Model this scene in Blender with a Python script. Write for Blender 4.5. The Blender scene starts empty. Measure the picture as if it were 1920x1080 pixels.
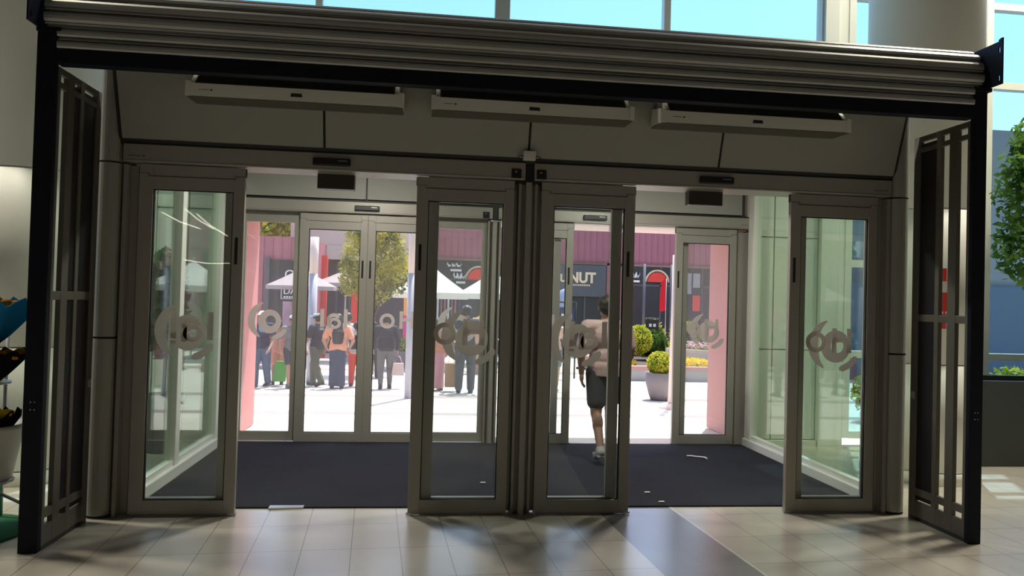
import bpy, bmesh, math, random
import numpy as np
from mathutils import Vector, Matrix, noise
PI = math.pi
SC = bpy.context.scene
COL = SC.collection
rnd = random.Random(7)

# ------------------------------------------------------------------ camera
cam_data = bpy.data.cameras.new('camera')
cam_data.sensor_width = 36.0
cam_data.lens = 1405.62 / 1920 * 36.0
cam_data.clip_end = 400
cam = bpy.data.objects.new('camera', cam_data)
COL.objects.link(cam)
_y, _p, _r = (math.radians(a) for a in (6.5577, 1.0497, 1.5824))
_f = Vector((math.sin(_y)*math.cos(_p), math.cos(_y)*math.cos(_p), math.sin(_p)))
_rt = Vector((math.cos(_y), -math.sin(_y), 0)); _up = _rt.cross(_f)
_r2 = math.cos(_r)*_rt + math.sin(_r)*_up; _u2 = -math.sin(_r)*_rt + math.cos(_r)*_up
cam.matrix_world = Matrix(((_r2.x, _u2.x, -_f.x, 0), (_r2.y, _u2.y, -_f.y, -6.0358), (_r2.z, _u2.z, -_f.z, 1.7177), (0, 0, 0, 1)))
SC.camera = cam

# ------------------------------------------------------------------ sky, sun, exposure
SC.view_settings.view_transform = 'Standard'
SC.view_settings.look = 'None'
SC.view_settings.exposure = 0.85
SC.view_settings.gamma = 1.0
SC.cycles.transparent_max_bounces = 32
SC.cycles.max_bounces = 10
SC.cycles.diffuse_bounces = 5
SC.cycles.caustics_reflective = False
SC.cycles.caustics_refractive = False
SC.cycles.use_denoising = True
SC.cycles.sample_clamp_indirect = 8.0
world = bpy.data.worlds.new('sky'); SC.world = world
world.use_nodes = True
wn = world.node_tree.nodes; wl = world.node_tree.links
wn.clear()
sky = wn.new('ShaderNodeTexSky'); sky.sky_type = 'NISHITA'; sky.sun_disc = False
sky.sun_elevation = math.radians(69); sky.sun_rotation = math.radians(28); sky.air_density = 1.0; sky.dust_density = 1.5
bg = wn.new('ShaderNodeBackground'); bg.inputs['Strength'].default_value = 0.26
wo = wn.new('ShaderNodeOutputWorld')
wl.new(sky.outputs[0], bg.inputs[0]); wl.new(bg.outputs[0], wo.inputs[0])
sun_d = bpy.data.lights.new('sun', 'SUN'); sun_d.energy = 4.8; sun_d.angle = math.radians(0.6); sun_d.color = (1, .95, .88)
sun = bpy.data.objects.new('sun', sun_d); COL.objects.link(sun)
_el = math.radians(69.5)
_s = Vector((.47*math.cos(_el), .88*math.cos(_el), math.sin(_el))).normalized()
sun.rotation_euler = _s.to_track_quat('Z', 'Y').to_euler(); sun.location = (8, 15, 40)
PERIM_FILL = 145.0; LOBBY_FILL = 34.0  # strengths of the added fill lamps, hall edge and lobby

# ------------------------------------------------------------------ helpers
class MB:
    """collects shapes and links them as one mesh object"""
    def __init__(s): s.v = []; s.f = []; s.sm = []
    def add(s, vs, fs, smooth=False):
        o = len(s.v); s.v += [tuple(v) for v in vs]
        s.f += [tuple(i+o for i in f) for f in fs]; s.sm += [smooth]*len(fs); return s
    def box(s, x0, x1, y0, y1, z0, z1):
        if x0 > x1: x0, x1 = x1, x0
        vs = [(x0,y0,z0),(x1,y0,z0),(x1,y1,z0),(x0,y1,z0),(x0,y0,z1),(x1,y0,z1),(x1,y1,z1),(x0,y1,z1)]
        return s.add(vs, [(3,2,1,0),(4,5,6,7),(0,1,5,4),(1,2,6,5),(2,3,7,6),(3,0,4,7)])
    def rbox(s, x0, x1, y0, y1, z0, z1, b=.006):
        bm = bmesh.new(); bmesh.ops.create_cube(bm, size=1)
        for v in bm.verts: v.co = Vector(((x0+x1)/2+v.co.x*(x1-x0), (y0+y1)/2+v.co.y*(y1-y0), (z0+z1)/2+v.co.z*(z1-z0)))
        bmesh.ops.bevel(bm, geom=bm.edges[:], offset=b, segments=2, profile=.5, affect='EDGES')
        bm.verts.index_update()
        s.add([v.co[:] for v in bm.verts], [[v.index for v in f.verts] for f in bm.faces]); bm.free(); return s
    def rings(s, rings, cap=True, smooth=True):
        n = len(rings[0]); vs = [p for r in rings for p in r]; fs = []
        for i in range(len(rings)-1):
            for j in range(n):
                k = (j+1) % n; fs.append((i*n+j, i*n+k, (i+1)*n+k, (i+1)*n+j))
        s.add(vs, fs, smooth)
        if cap:
            s.add(rings[0], [tuple(range(n))[::-1]]); s.add(rings[-1], [tuple(range(n))])
        return s
    def tube(s, pts, r, seg=8, smooth=True, cap=True):
        pts = [Vector(p) for p in pts]; rs = r if isinstance(r, (list, tuple)) else [r]*len(pts); rings = []
        for i, p in enumerate(pts):
            d = (pts[min(i+1, len(pts)-1)]-pts[max(i-1, 0)]).normalized()
            a = Vector((0, 0, 1)) if abs(d.z) < .9 else Vector((1, 0, 0))
            u = d.cross(a).normalized(); w = d.cross(u)
            rings.append([(p+rs[i]*(math.cos(2*PI*j/seg)*u+math.sin(2*PI*j/seg)*w))[:] for j in range(seg)])
        return s.rings(rings, cap, smooth)
    def lathe(s, prof, c=(0, 0, 0), seg=32, smooth=True):
        rings = [[(c[0]+r*math.cos(2*PI*j/seg), c[1]+r*math.sin(2*PI*j/seg), c[2]+z) for j in range(seg)] for r, z in prof]
        return s.rings(rings, True, smooth)
    def ell(s, c, r, seg=16, rr=10, smooth=True):
        rings = []
        for i in range(1, rr):
            t = PI*i/rr
            rings.append([(c[0]+r[0]*math.sin(t)*math.cos(2*PI*j/seg), c[1]+r[1]*math.sin(t)*math.sin(2*PI*j/seg), c[2]-r[2]*math.cos(t)) for j in range(seg)])
        return s.rings(rings, True, smooth)
    def cap(s, p0, p1, r0, r1, seg=12):
        """tapered capsule"""
        p0 = Vector(p0); p1 = Vector(p1); d = (p1-p0).normalized(); pts = []; rs = []
        for t in (-.95, -.7, -.35, 0): pts.append(p0+d*r0*t); rs.append(r0*math.sqrt(1-t*t))
        for t in (0, .35, .7, .95): pts.append(p1+d*r1*t); rs.append(r1*math.sqrt(1-t*t))
        a = Vector((0, 0, 1)) if abs(d.z) < .9 else Vector((1, 0, 0))
        u = d.cross(a).normalized(); w = d.cross(u)
        return s.rings([[(p+r*(math.cos(2*PI*j/seg)*u+math.sin(2*PI*j/seg)*w))[:] for j in range(seg)] for p, r in zip(pts, rs)])
    def prism(s, poly, y0, y1, plane='xz'):
        n = len(poly)
        P = {'xz': lambda a, b, t: (a, t, b), 'yz': lambda a, b, t: (t, a, b), 'xy': lambda a, b, t: (a, b, t)}[plane]
        vs = [P(a, b, y0) for a, b in poly]+[P(a, b, y1) for a, b in poly]
        fs = [tuple(range(n)), tuple(range(n, 2*n))[::-1]]+[(i, i+n, (i+1) % n+n, (i+1) % n) for i in range(n)]
        return s.add(vs, fs)
    def strip2(s, outer, inner, y0, y1, closed=True):
        """band between two matching outlines in x-z, given a thickness"""
        n = len(outer); m = n if closed else n-1
        vs = [(a, y0, b) for a, b in outer]+[(a, y0, b) for a, b in inner]+[(a, y1, b) for a, b in outer]+[(a, y1, b) for a, b in inner]
        fs = []
        for i in range(m):
            k = (i+1) % n
            fs += [(i, k, n+k, n+i), (2*n+k, 2*n+i, 3*n+i, 3*n+k), (k, i, 2*n+i, 2*n+k), (n+i, n+k, 3*n+k, 3*n+i)]
        if not closed: fs += [(0, n, 3*n, 2*n), (n-1, 2*n-1+0, 4*n-1, 3*n-1)]
        return s.add(vs, fs)
    def obj(s, name, mat, parent=None, fix=True):
        me = bpy.data.meshes.new(name); me.from_pydata(s.v, [], s.f)
        me.polygons.foreach_set('use_smooth', s.sm)
        if fix:
            bm = bmesh.new(); bm.from_mesh(me); bmesh.ops.remove_doubles(bm, verts=bm.verts, dist=1e-5)
            bmesh.ops.recalc_face_normals(bm, faces=bm.faces); bm.to_mesh(me); bm.free()
        me.update()
        o = bpy.data.objects.new(name, me); COL.objects.link(o)
        if mat: me.materials.append(mat)
        if parent: par(o, parent)
        return o
def par(o, p):
    o.parent = p; o.matrix_parent_inverse = p.matrix_basis.inverted() if p.parent is None else Matrix()
    return o
def tag(o, label=None, cat=None, group=None, kind=None):
    if label: o['label'] = label
    if cat: o['category'] = cat
    if group: o['group'] = group
    if kind: o['kind'] = kind
    return o
def thing(name, loc, label, cat, group=None, rz=0, kind=None):
    o = bpy.data.objects.new(name, None); COL.objects.link(o); o.empty_display_size = .1
    o.location = loc; o.rotation_euler = (0, 0, rz); o.matrix_basis  # local base
    return tag(o, label, cat, group, kind)
def dup(root, loc, label, group=None, rz=None):
    """copy of a thing with copies of its parts and their sub-parts"""
    r = root.copy(); COL.objects.link(r); r.location = loc; r['label'] = label
    if rz is not None: r.rotation_euler = (0, 0, rz)
    if group: r['group'] = group
    for c in root.children:
        d = c.copy(); COL.objects.link(d); d.parent = r
        for g in c.children:
            e = g.copy(); COL.objects.link(e); e.parent = d
    return r
def struct(o, label, cat): return tag(o, label, cat, None, 'structure')

# ------------------------------------------------------------------ materials
def mat(name, col, rough=.5, metal=0., var=.06, scale=6., bump=0., spec=.5):
    m = bpy.data.materials.new(name); m.use_nodes = True; nt = m.node_tree; b = nt.nodes['Principled BSDF']
    b.inputs['Roughness'].default_value = rough; b.inputs['Metallic'].default_value = metal
    b.inputs['Specular IOR Level'].default_value = spec
    if var > 0:
        tc = nt.nodes.new('ShaderNodeTexCoord'); nz = nt.nodes.new('ShaderNodeTexNoise'); nz.inputs['Scale'].default_value = scale; nz.inputs['Detail'].default_value = 4
        mx = nt.nodes.new('ShaderNodeMix'); mx.data_type = 'RGBA'
        mx.inputs['A'].default_value = (*[c*(1-var) for c in col], 1); mx.inputs['B'].default_value = (*[min(1, c*(1+var)) for c in col], 1)
        nt.links.new(tc.outputs['Object'], nz.inputs['Vector']); nt.links.new(nz.outputs['Fac'], mx.inputs['Factor']); nt.links.new(mx.outputs['Result'], b.inputs['Base Color'])
        if bump:
            bp = nt.nodes.new('ShaderNodeBump'); bp.inputs['Strength'].default_value = bump; bp.inputs['Distance'].default_value = .01
            nt.links.new(nz.outputs['Fac'], bp.inputs['Height']); nt.links.new(bp.outputs[0], b.inputs['Normal'])
    else: b.inputs['Base Color'].default_value = (*col, 1)
    return m
def glassmat(name, tint, ior=1.45, dust=0.):
    m = bpy.data.materials.new(name); m.use_nodes = True; nt = m.node_tree; nt.nodes.clear()
    t = nt.nodes.new('ShaderNodeBsdfTransparent'); t.inputs[0].default_value = (*tint, 1)
    g = nt.nodes.new('ShaderNodeBsdfGlossy'); g.inputs['Roughness'].default_value = .01
    N = NT(m); lw = N.n('ShaderNodeLayerWeight'); lw.inputs[0].default_value = .5; f0 = ((ior-1)/(ior+1))**2
    f = N.m('ADD', f0, N.m('MULTIPLY', 1-f0, N.m('POWER', lw.outputs['Facing'], 5.0)))
    mx = nt.nodes.new('ShaderNodeMixShader'); o = nt.nodes.new('ShaderNodeOutputMaterial')
    nt.links.new(f, mx.inputs[0]); nt.links.new(t.outputs[0], mx.inputs[1]); nt.links.new(g.outputs[0], mx.inputs[2]); src = mx.outputs[0]
    if dust:
        d = nt.nodes.new('ShaderNodeBsdfTranslucent'); d.inputs[0].default_value = (.85, .82, .80, 1)
        m2 = nt.nodes.new('ShaderNodeMixShader'); m2.inputs[0].default_value = dust
        nt.links.new(src, m2.inputs[1]); nt.links.new(d.outputs[0], m2.inputs[2]); src = m2.outputs[0]
    nt.links.new(src, o.inputs[0])
    return m
def thinmat(name, col, trans=.5, col2=None, scale=5., var=True):
    """cloth, film or leaf: part of the light passes through"""
    m = bpy.data.materials.new(name); m.use_nodes = True; nt = m.node_tree; nt.nodes.clear()
    d = nt.nodes.new('ShaderNodeBsdfDiffuse'); t = nt.nodes.new('ShaderNodeBsdfTranslucent'); mx = nt.nodes.new('ShaderNodeMixShader'); mx.inputs[0].default_value = trans
    o = nt.nodes.new('ShaderNodeOutputMaterial')
    if col2:
        tc = nt.nodes.new('ShaderNodeTexCoord'); nz = nt.nodes.new('ShaderNodeTexNoise'); nz.inputs['Scale'].default_value = scale
        rp = nt.nodes.new('ShaderNodeValToRGB'); rp.color_ramp.elements[0].position = .35; rp.color_ramp.elements[1].position = .65
        rp.color_ramp.elements[0].color = (*col, 1); rp.color_ramp.elements[1].color = (*col2, 1)
        nt.links.new(tc.outputs['Object'], nz.inputs['Vector']); nt.links.new(nz.outputs['Fac'], rp.inputs[0])
        nt.links.new(rp.outputs[0], d.inputs[0]); nt.links.new(rp.outputs[0], t.inputs[0])
    else:
        d.inputs[0].default_value = (*col, 1); t.inputs[0].default_value = (*col, 1)
    nt.links.new(d.outputs[0], mx.inputs[1]); nt.links.new(t.outputs[0], mx.inputs[2]); nt.links.new(mx.outputs[0], o.inputs[0])
    return m
def emis(name, col, st):
    m = bpy.data.materials.new(name); m.use_nodes = True; nt = m.node_tree; nt.nodes.clear()
    e = nt.nodes.new('ShaderNodeEmission'); e.inputs[0].default_value = (*col, 1); e.inputs[1].default_value = st
    o = nt.nodes.new('ShaderNodeOutputMaterial'); nt.links.new(e.outputs[0], o.inputs[0]); return m
class NT:
    """short arithmetic on shader nodes"""
    def __init__(s, m): s.t = m.node_tree
    def n(s, ty, **k):
        x = s.t.nodes.new(ty)
        for a, b in k.items(): setattr(x, a, b)
        return x
    def m(s, op, a, b=None, c=None):
        x = s.n('ShaderNodeMath', operation=op)
        for i, q in enumerate((a, b, c)):
            if q is None: continue
            if isinstance(q, (int, float)): x.inputs[i].default_value = q
            else: s.t.links.new(q, x.inputs[i])
        return x.outputs[0]
    def mix(s, f, a, b):
        x = s.n('ShaderNodeMix', data_type='RGBA')
        for k, q in (('Factor', f), ('A', a), ('B', b)):
            if isinstance(q, (int, float)): x.inputs[k].default_value = q
            elif isinstance(q, tuple): x.inputs[k].default_value = (*q, 1)
            else: s.t.links.new(q, x.inputs[k])
        return x.outputs['Result']

M = {}
M['alu'] = mat('grey_beige_aluminium', (.37, .35, .31), .38, .25, .03, 3)
M['alu_d'] = mat('dark_seal', (.02, .02, .02), .5, 0, 0)
M['black'] = mat('black_plastic', (.012, .012, .014), .35, 0, 0)
M['navy'] = mat('black_blue_steel', (.004, .006, .014), .55, 0, .1, 8, 0, .2)
M['grille'] = mat('brown_grey_steel', (.13, .12, .10), .45, .3, .1, 5)
M['slat'] = mat('galvanised_slat', (.40, .40, .38), .42, .6, .12, 2.5)
M['panel'] = mat('cream_cladding', (.33, .33, .295), .5, 0, .04, 1.5)
M['white'] = mat('white_paint', (.74, .75, .68), .45, 0, .04, 2)
M['whitep'] = mat('white_plastic', (.70, .69, .62), .4, 0, .02)
M['hallwall'] = mat('taupe_plaster', (.16, .14, .12), .7, 0, .05, 1)
M['glass'] = glassmat('door_glass', (.965, .985, .975))
M['glass_o'] = glassmat('dusty_door_glass', (.97, .985, .975), dust=.045)
M['glass_g'] = glassmat('green_tinted_glass', (.90, .975, .91))
M['glass_b'] = glassmat('blue_tinted_glass', (.60, .755, .83))
M['decal'] = thinmat('frosted_film', (.74, .69, .65), .6)
M['pink'] = mat('salmon_render', (.62, .25, .24), .7, 0, .05, 3)
M['maroon'] = mat('maroon_cladding', (.40, .15, .18), .6, 0, .08, 3)
M['cream'] = mat('cream_render', (.62, .48, .42), .8, 0, .05, 1)
M['dark'] = mat('dark_shopfront', (.05, .045, .05), .3, 0, .2, 2)
M['greyp'] = mat('charcoal_sign', (.10, .10, .115), .5, 0, .08, 3)
M['red'] = mat('red_paint', (.75, .06, .04), .5, 0, .05)
M['signwhite'] = mat('white_lettering', (.8, .78, .76), .5, 0, 0)
M['signcream'] = mat('cream_lettering', (.85, .66, .45), .5, 0, 0)
M['fabw'] = thinmat('white_canvas', (.92, .90, .86), .4)
M['fabg'] = thinmat('grey_canvas', (.42, .36, .36), .2)
M['metal'] = mat('steel', (.5, .5, .5), .35, .8, .05)
M['concrete'] = mat('grey_concrete', (.36, .35, .36), .8, 0, .1, 5)
M['soil'] = mat('dark_soil', (.05, .035, .025), .9, 0, .3, 20)
M['bark'] = mat('brown_bark', (.16, .11, .075), .9, 0, .3, 14, .4)
M['leaf'] = thinmat('green_leaves', (.07, .12, .03), .45, (.62, .55, .10), 2.2)
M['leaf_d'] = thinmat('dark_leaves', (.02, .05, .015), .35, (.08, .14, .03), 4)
M['leaf_y'] = thinmat('yellow_green_leaves', (.22, .30, .03), .4, (.60, .55, .08), 6)
M['flower'] = thinmat('yellow_petals', (.90, .58, .01), .3, (.95, .75, .05), 30)
M['orange'] = thinmat('orange_petals', (.40, .12, .02), .2, (.55, .30, .05), 30)
M['pinkfl'] = thinmat('pink_petals', (.8, .35, .5), .3, (.85, .8, .8), 20)
M['planter_d'] = mat('dark_green_planter', (.035, .045, .04), .5, 0, .1, 3)
M['pot'] = mat('mauve_grey_pot', (.22, .19, .20), .6, 0, .05, 3)
M['brick'] = mat('reddish_coping', (.42, .22, .20), .8, 0, .12, 6)

# floor tiles: laid 3.85 degrees off the doors, 0.33 x 0.57, a dark band two tiles wide with a pale edge strip
def floor_mat():
    m = bpy.data.materials.new('floor_tiles'); m.use_nodes = True; N = NT(m); nt = m.node_tree; b = nt.nodes['Principled BSDF']
    tc = N.n('ShaderNodeTexCoord'); sp = N.n('ShaderNodeSeparateXYZ'); nt.links.new(tc.outputs['Object'], sp.inputs[0])
    th = math.radians(3.8511); c, s = math.cos(th), math.sin(th)
    X = N.m('ADD', N.m('MULTIPLY', sp.outputs[0], c), N.m('MULTIPLY', sp.outputs[1], s))
    Y = N.m('ADD', N.m('MULTIPLY', sp.outputs[0], -s), N.m('MULTIPLY', sp.outputs[1], c))
    u = N.m('DIVIDE', N.m('ADD', X, 2.1563), .33); v = N.m('DIVIDE', N.m('ADD', Y, .19695), .56973)
    du = N.m('MULTIPLY', N.m('ABSOLUTE', N.m('SUBTRACT', u, N.m('ROUND', u))), .33)
    dv = N.m('MULTIPLY', N.m('ABSOLUTE', N.m('SUBTRACT', v, N.m('ROUND', v))), .56973)
    line = N.m('LESS_THAN', N.m('MINIMUM', du, dv), .0028)
    wn_ = N.n('ShaderNodeTexWhiteNoise'); cb = N.n('ShaderNodeCombineXYZ')
    nt.links.new(N.m('FLOOR', u), cb.inputs[0]); nt.links.new(N.m('FLOOR', v), cb.inputs[1]); nt.links.new(cb.outputs[0], wn_.inputs['Vector'])
    nz = N.n('ShaderNodeTexNoise'); nz.inputs['Scale'].default_value = 5; nz.inputs['Detail'].default_value = 6; nt.links.new(tc.outputs['Object'], nz.inputs['Vector'])
    k = N.m('ADD', N.m('MULTIPLY', wn_.outputs['Value'], .4), N.m('MULTIPLY', nz.outputs['Fac'], .6))
    light = N.mix(k, (.52, .47, .40), (.60, .55, .47)); darkc = N.mix(k, (.15, .15, .16), (.21, .205, .215))
    band = N.m('MULTIPLY', N.m('GREATER_THAN', u, 11.0), N.m('LESS_THAN', u, 13.0))
    colr = N.mix(band, light, darkc); colr = N.mix(line, colr, (.16, .14, .12))
    edge = N.m('LESS_THAN', N.m('ABSOLUTE', N.m('SUBTRACT', u, 13.0)), .03)
    colr = N.mix(edge, colr, (.72, .70, .66))
    nt.links.new(colr, b.inputs['Base Color'])
    b.inputs['Specular IOR Level'].default_value = .9; b.inputs['Coat Weight'].default_value = .6; b.inputs['Coat Roughness'].default_value = .22; b.inputs['Coat IOR'].default_value = 1.6; rg = N.m('ADD', .27, N.m('MULTIPLY', nz.outputs['Fac'], .06)); nt.links.new(rg, b.inputs['Roughness'])
    return m
def mat_mat():
    m = bpy.data.materials.new('entrance_mat_pile'); m.use_nodes = True; N = NT(m); nt = m.node_tree; b = nt.nodes['Principled BSDF']
    tc = N.n('ShaderNodeTexCoord'); nz = N.n('ShaderNodeTexNoise'); nz.inputs['Scale'].default_value = 70; nz.inputs['Detail'].default_value = 5; nt.links.new(tc.outputs['Object'], nz.inputs['Vector'])
    n2 = N.n('ShaderNodeTexNoise'); n2.inputs['Scale'].default_value = 2.5; nt.links.new(tc.outputs['Object'], n2.inputs['Vector'])
    a = N.mix(nz.outputs['Fac'], (.005, .005, .008), (.032, .032, .046)); dust = N.mix(N.m('MULTIPLY', n2.outputs['Fac'], .35), a, (.045, .045, .057))
    nt.links.new(dust, b.inputs['Base Color']); b.inputs['Roughness'].default_value = .95; b.inputs['Specular IOR Level'].default_value = .15
    bp = N.n('ShaderNodeBump'); bp.inputs['Strength'].default_value = .6; bp.inputs['Distance'].default_value = .01
    nt.links.new(nz.outputs['Fac'], bp.inputs['Height']); nt.links.new(bp.outputs[0], b.inputs['Normal'])
    return m
def plaza_mat():
    m = bpy.data.materials.new('plaza_pavers'); m.use_nodes = True; N = NT(m); nt = m.node_tree; b = nt.nodes['Principled BSDF']
    tc = N.n('ShaderNodeTexCoord'); sp = N.n('ShaderNodeSeparateXYZ'); nt.links.new(tc.outputs['Object'], sp.inputs[0]); X, Y = sp.outputs[0], sp.outputs[1]
    u = N.m('DIVIDE', X, .8); v = N.m('DIVIDE', Y, .4)
    d = N.m('MINIMUM', N.m('MULTIPLY', N.m('ABSOLUTE', N.m('SUBTRACT', u, N.m('ROUND', u))), .8), N.m('MULTIPLY', N.m('ABSOLUTE', N.m('SUBTRACT', v, N.m('ROUND', v))), .4))
    line = N.m('LESS_THAN', d, .006)
    nz = N.n('ShaderNodeTexNoise'); nz.inputs['Scale'].default_value = 1.3; nz.inputs['Detail'].default_value = 5; nt.links.new(tc.outputs['Object'], nz.inputs['Vector'])
    base = N.mix(nz.outputs['Fac'], (.52, .47, .43), (.68, .63, .58))
    def band(a, w): return N.m('LESS_THAN', N.m('ABSOLUTE', N.m('SUBTRACT', Y, a)), w)
    bd = N.m('MAXIMUM', N.m('MAXIMUM', band(5.5, .16), band(7.75, .22)), band(13.5, .4))
    c = N.mix(N.m('MULTIPLY', bd, .7), base, (.17, .115, .125)); c = N.mix(N.m('MULTIPLY', line, .5), c, (.25, .22, .2))
    nt.links.new(c, b.inputs['Base Color']); b.inputs['Roughness'].default_value = .8
    return m
M['floor'] = floor_mat(); M['mat'] = mat_mat(); M['plaza'] = plaza_mat()

# ------------------------------------------------------------------ the setting
struct(MB().box(-12, 14, -14, 3.0, -.12, 0).obj('floor', M['floor']), 'cream tiled hall floor with a dark two tile band running to the doors', 'floor')
struct(MB().box(-12, 14, -14, 3.4, 9.0, 9.2).obj('ceiling', M['hallwall']), 'high plain ceiling of the entrance hall', 'ceiling')
struct(MB().box(-12.2, -12, -14, 3.1, 0, 9.2).obj('wall_left', M['hallwall']), 'plain side wall of the hall, far to the left', 'wall')
struct(MB().box(14, 14.2, -14, 3.1, 0, 9.2).obj('wall_right', M['hallwall']), 'plain side wall of the hall, far to the right', 'wall')
struct(MB().box(-12.2, 14.2, -14.2, -14, 0, 9.2).obj('wall_back', M['hallwall']), 'plain wall behind the viewer across the hall', 'wall')
YF = 3.05
def window(n, x0, x1, z0, z1, transoms, label, mull=.045, side=(True, True)):
    b = MB(); w = mull
    for x in ((x0,) if side[0] else ())+((x1,) if side[1] else ()): b.box(x-w, x+w, YF-.06, YF+.06, z0, z1)
    for z in [z0+.04]+list(transoms)+[z1-.04]: b.box(x0+w, x1-w, YF-.055, YF+.055, z-.045, z+.045)
    f = struct(b.obj('window_%d' % n, M['white']), label, 'window')
    MB().box(x0+w*.5, x1-w*.5, YF-.006, YF+.006, z0+.03, z1-.03).obj('pane', M['glass_b'], f)
    return f
ub = [-4.6, -1.354, .83, 2.9, 4.98]
TZ = [5.79, 7.4]
window(1, ub[0], ub[1], 3.45, 8.95, TZ, 'clerestory window above the shutter roll, first from the left', .04, (True, False))
window(2, ub[1], ub[2], 3.45, 8.95, TZ, 'clerestory window above the shutter roll, second from the left', .04, (True, False))
window(3, ub[2], ub[3], 3.45, 8.95, TZ, 'clerestory window above the shutter roll, third from the left', .09, (True, False))
window(4, ub[3], ub[4], 3.45, 8.95, TZ, 'clerestory window above the shutter roll, fourth, beside the white pier', .04, (True, True))
window(5, 5.36, 5.73, .1, 8.95, [1.165, 2.33, 4.74, 5.79, 7.4], 'narrow tall window between the white pier and the round column', .045)
window(6, 5.82, 7.19, .1, 8.95, [1.165, 4.74, 5.79, 7.4], 'tall window behind the right round column', .045)
window(7, 7.28, 10.4, .1, 8.95, [1.165, 4.74, 5.79, 7.4], 'tall window behind the indoor tree at the right edge', .05)
window(8, 10.5, 13.9, .1, 8.95, [1.165, 4.74, 5.79, 7.4], 'tall window at the far right end of the hall', .05)
window(9, -4.45, -3.15, .1, 3.35, [1.165, 2.33], 'low window left of the entrance lobby behind the dark plant', .045)
window(10, -11.9, -4.7, .1, 8.95, [1.165, 4.74, 5.79, 7.4], 'wide window at the far left end of the hall', .05)
b = MB().box(4.96, 5.14, YF-.12, YF+.12, 0, 9).box(5.14, 5.32, YF-.05, YF+.12, 0, 9)
struct(b.obj('wall_pier', M['white']), 'white square pier between two tall windows right of the doors', 'pillar')
b = MB()
for x0, x1 in ((4.12, 4.36), (4.38, 4.95)):
    for z0, z1 in ((.08, 1.20), (1.215, 2.62), (2.635, 3.40)): b.box(x0, x1, YF-.04, YF+.04, z0, z1)
b.box(4.1, 4.96, YF, YF+.06, 0, 3.42)
b.box(4.30, 4.95, YF-.10, YF, 0, .07)
struct(b.obj('wall_front_right', M['white']), 'pale clad wall with dark joints beyond the right lobby glass', 'wall')
b = MB()
for x0, x1 in ((-3.1, -2.76), (-2.74, -2.5)):
    for z0, z1 in ((.08, 1.35), (1.365, 2.69), (2.705, 3.40)): b.box(x0, x1, YF-.04, YF+.04, z0, z1)
b.box(-3.12, -2.48, YF, YF+.06, 0, 3.42)
struct(b.obj('wall_front_left', M['white']), 'pale clad wall with dark joints beyond the left lobby glass', 'wall')
struct(MB().box(-4.7, -2.4, YF-.1, YF+.1, 3.36, 3.46).box(4.0, 5.0, YF-.1, YF+.1, 3.38, 3.46).obj('trim_1', M['white']), 'white horizontal rail under the clerestory windows', 'trim')
# round columns
def round_column(name, x, y, label):
    b = MB(); r = .56
    for z0, z1 in ((.0, .12), (.13, 1.195), (1.21, 2.765), (2.78, 9)):
        b.lathe([(r if z0 else r+.012, z0), (r if z0 else r+.012, z1)], (x, y, 0), 48)
    b.lathe([(r-.02, 0), (r-.02, 9)], (x, y, 0), 32)
    return struct(b.obj(name, M['white']), label, 'column')
round_column('column_right', 5.274, 1.45, 'big round cream column behind the right side grille')
round_column('column_left', -3.654, 1.45, 'big round cream column at the left edge beside the flower stand')

# lobby shell: bulkhead, roof, corner columns, side glazing
b = MB()
def leaning(b, x0, x1, z0, z1, y0, d=.02):
    k = -.333
    ya, yb = y0+k*(z0-2.86), y0+k*(z1-2.86)
    b.prism([(ya, z0), (ya+d, z0), (yb+d, z1), (yb, z1)], x0, x1, 'yz')
for x0, x1 in ((-2.325, -.83), (-.81, .782), (.802, 2.38), (2.40, 3.944)): leaning(b, x0, x1, 2.884, 3.62, -.045)
wb = struct(b.obj('wall_bulkhead', M['panel']), 'leaning cream panels with black joints above the inner sliding doors', 'wall')
b = MB(); leaning(b, -2.36, 3.98, 2.84, 3.62, -.02, .03); b.box(.70, .92, .02, .05, 2.68, 2.86); b.obj('joint_backing', M['alu_d'], wb)
struct(MB().box(-2.5, 4.2, -.30, 3.1, 3.50, 3.62).obj('ceiling_lobby', M['panel']), 'flat roof of the glazed entrance lobby', 'ceiling')
b = MB()
for x0, x1 in ((-2.25, -.74), (-.72, .80), (.82, 2.40), (2.42, 3.93)): b.box(x0, x1, 3.0, 3.03, 2.884, 3.5)
wo_ = struct(b.obj('wall_transom', M['panel']), 'flat cream panels above the outer sliding doors', 'wall')
MB().box(-2.3, 3.98, 3.03, 3.06, 2.866, 3.5).box(.72, .90, 2.975, 3.0, 2.695, 2.9).obj('joint_backing', M['alu_d'], wo_)
def corner(name, xc, label):
    b = MB()
    for z0, z1 in ((.02, 1.352), (1.368, 2.692), (2.706, 3.5)):
        rings = []
        for z in (z0, z1):
            ring = []
            for j in range(13): a = PI+PI*j/12; ring.append((xc+.085*math.cos(a), .02+.085*math.sin(a), z))
            ring += [(xc+.085, .30, z), (xc-.085, .30, z)]; rings.append(ring)
        b.rings(rings, True, False)
    o = struct(b.obj(name, M['panel']), label, 'column')
    MB().box(xc-.075, xc+.075, -.02, .28, 0, 3.5).obj('joint_backing', M['alu_d'], o)
corner('column_corner_left', -2.425, 'slim rounded corner column with black joints left of the doors')
corner('column_corner_right', 4.035, 'slim rounded corner column with black joints right of the doors')
def side_glazing(name, x, posts, label):
    b = MB().rbox(x-.07, x+.07, .12, 2.98, 0, .10, .01).box(x-.04, x+.04, .12, 2.98, 3.40, 3.5).box(x-.035, x+.035, .12, 2.98, .10, .15)
    for y0, y1 in posts: b.rbox(x-.05, x+.05, y0, y1, .1, 3.4, .006)
    o = struct(b.obj(name, M['white']), label, 'window')
    MB().box(x-.008, x+.008, .14, 2.97, .14, 3.42).obj('pane', M['glass_g'], o)
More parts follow.
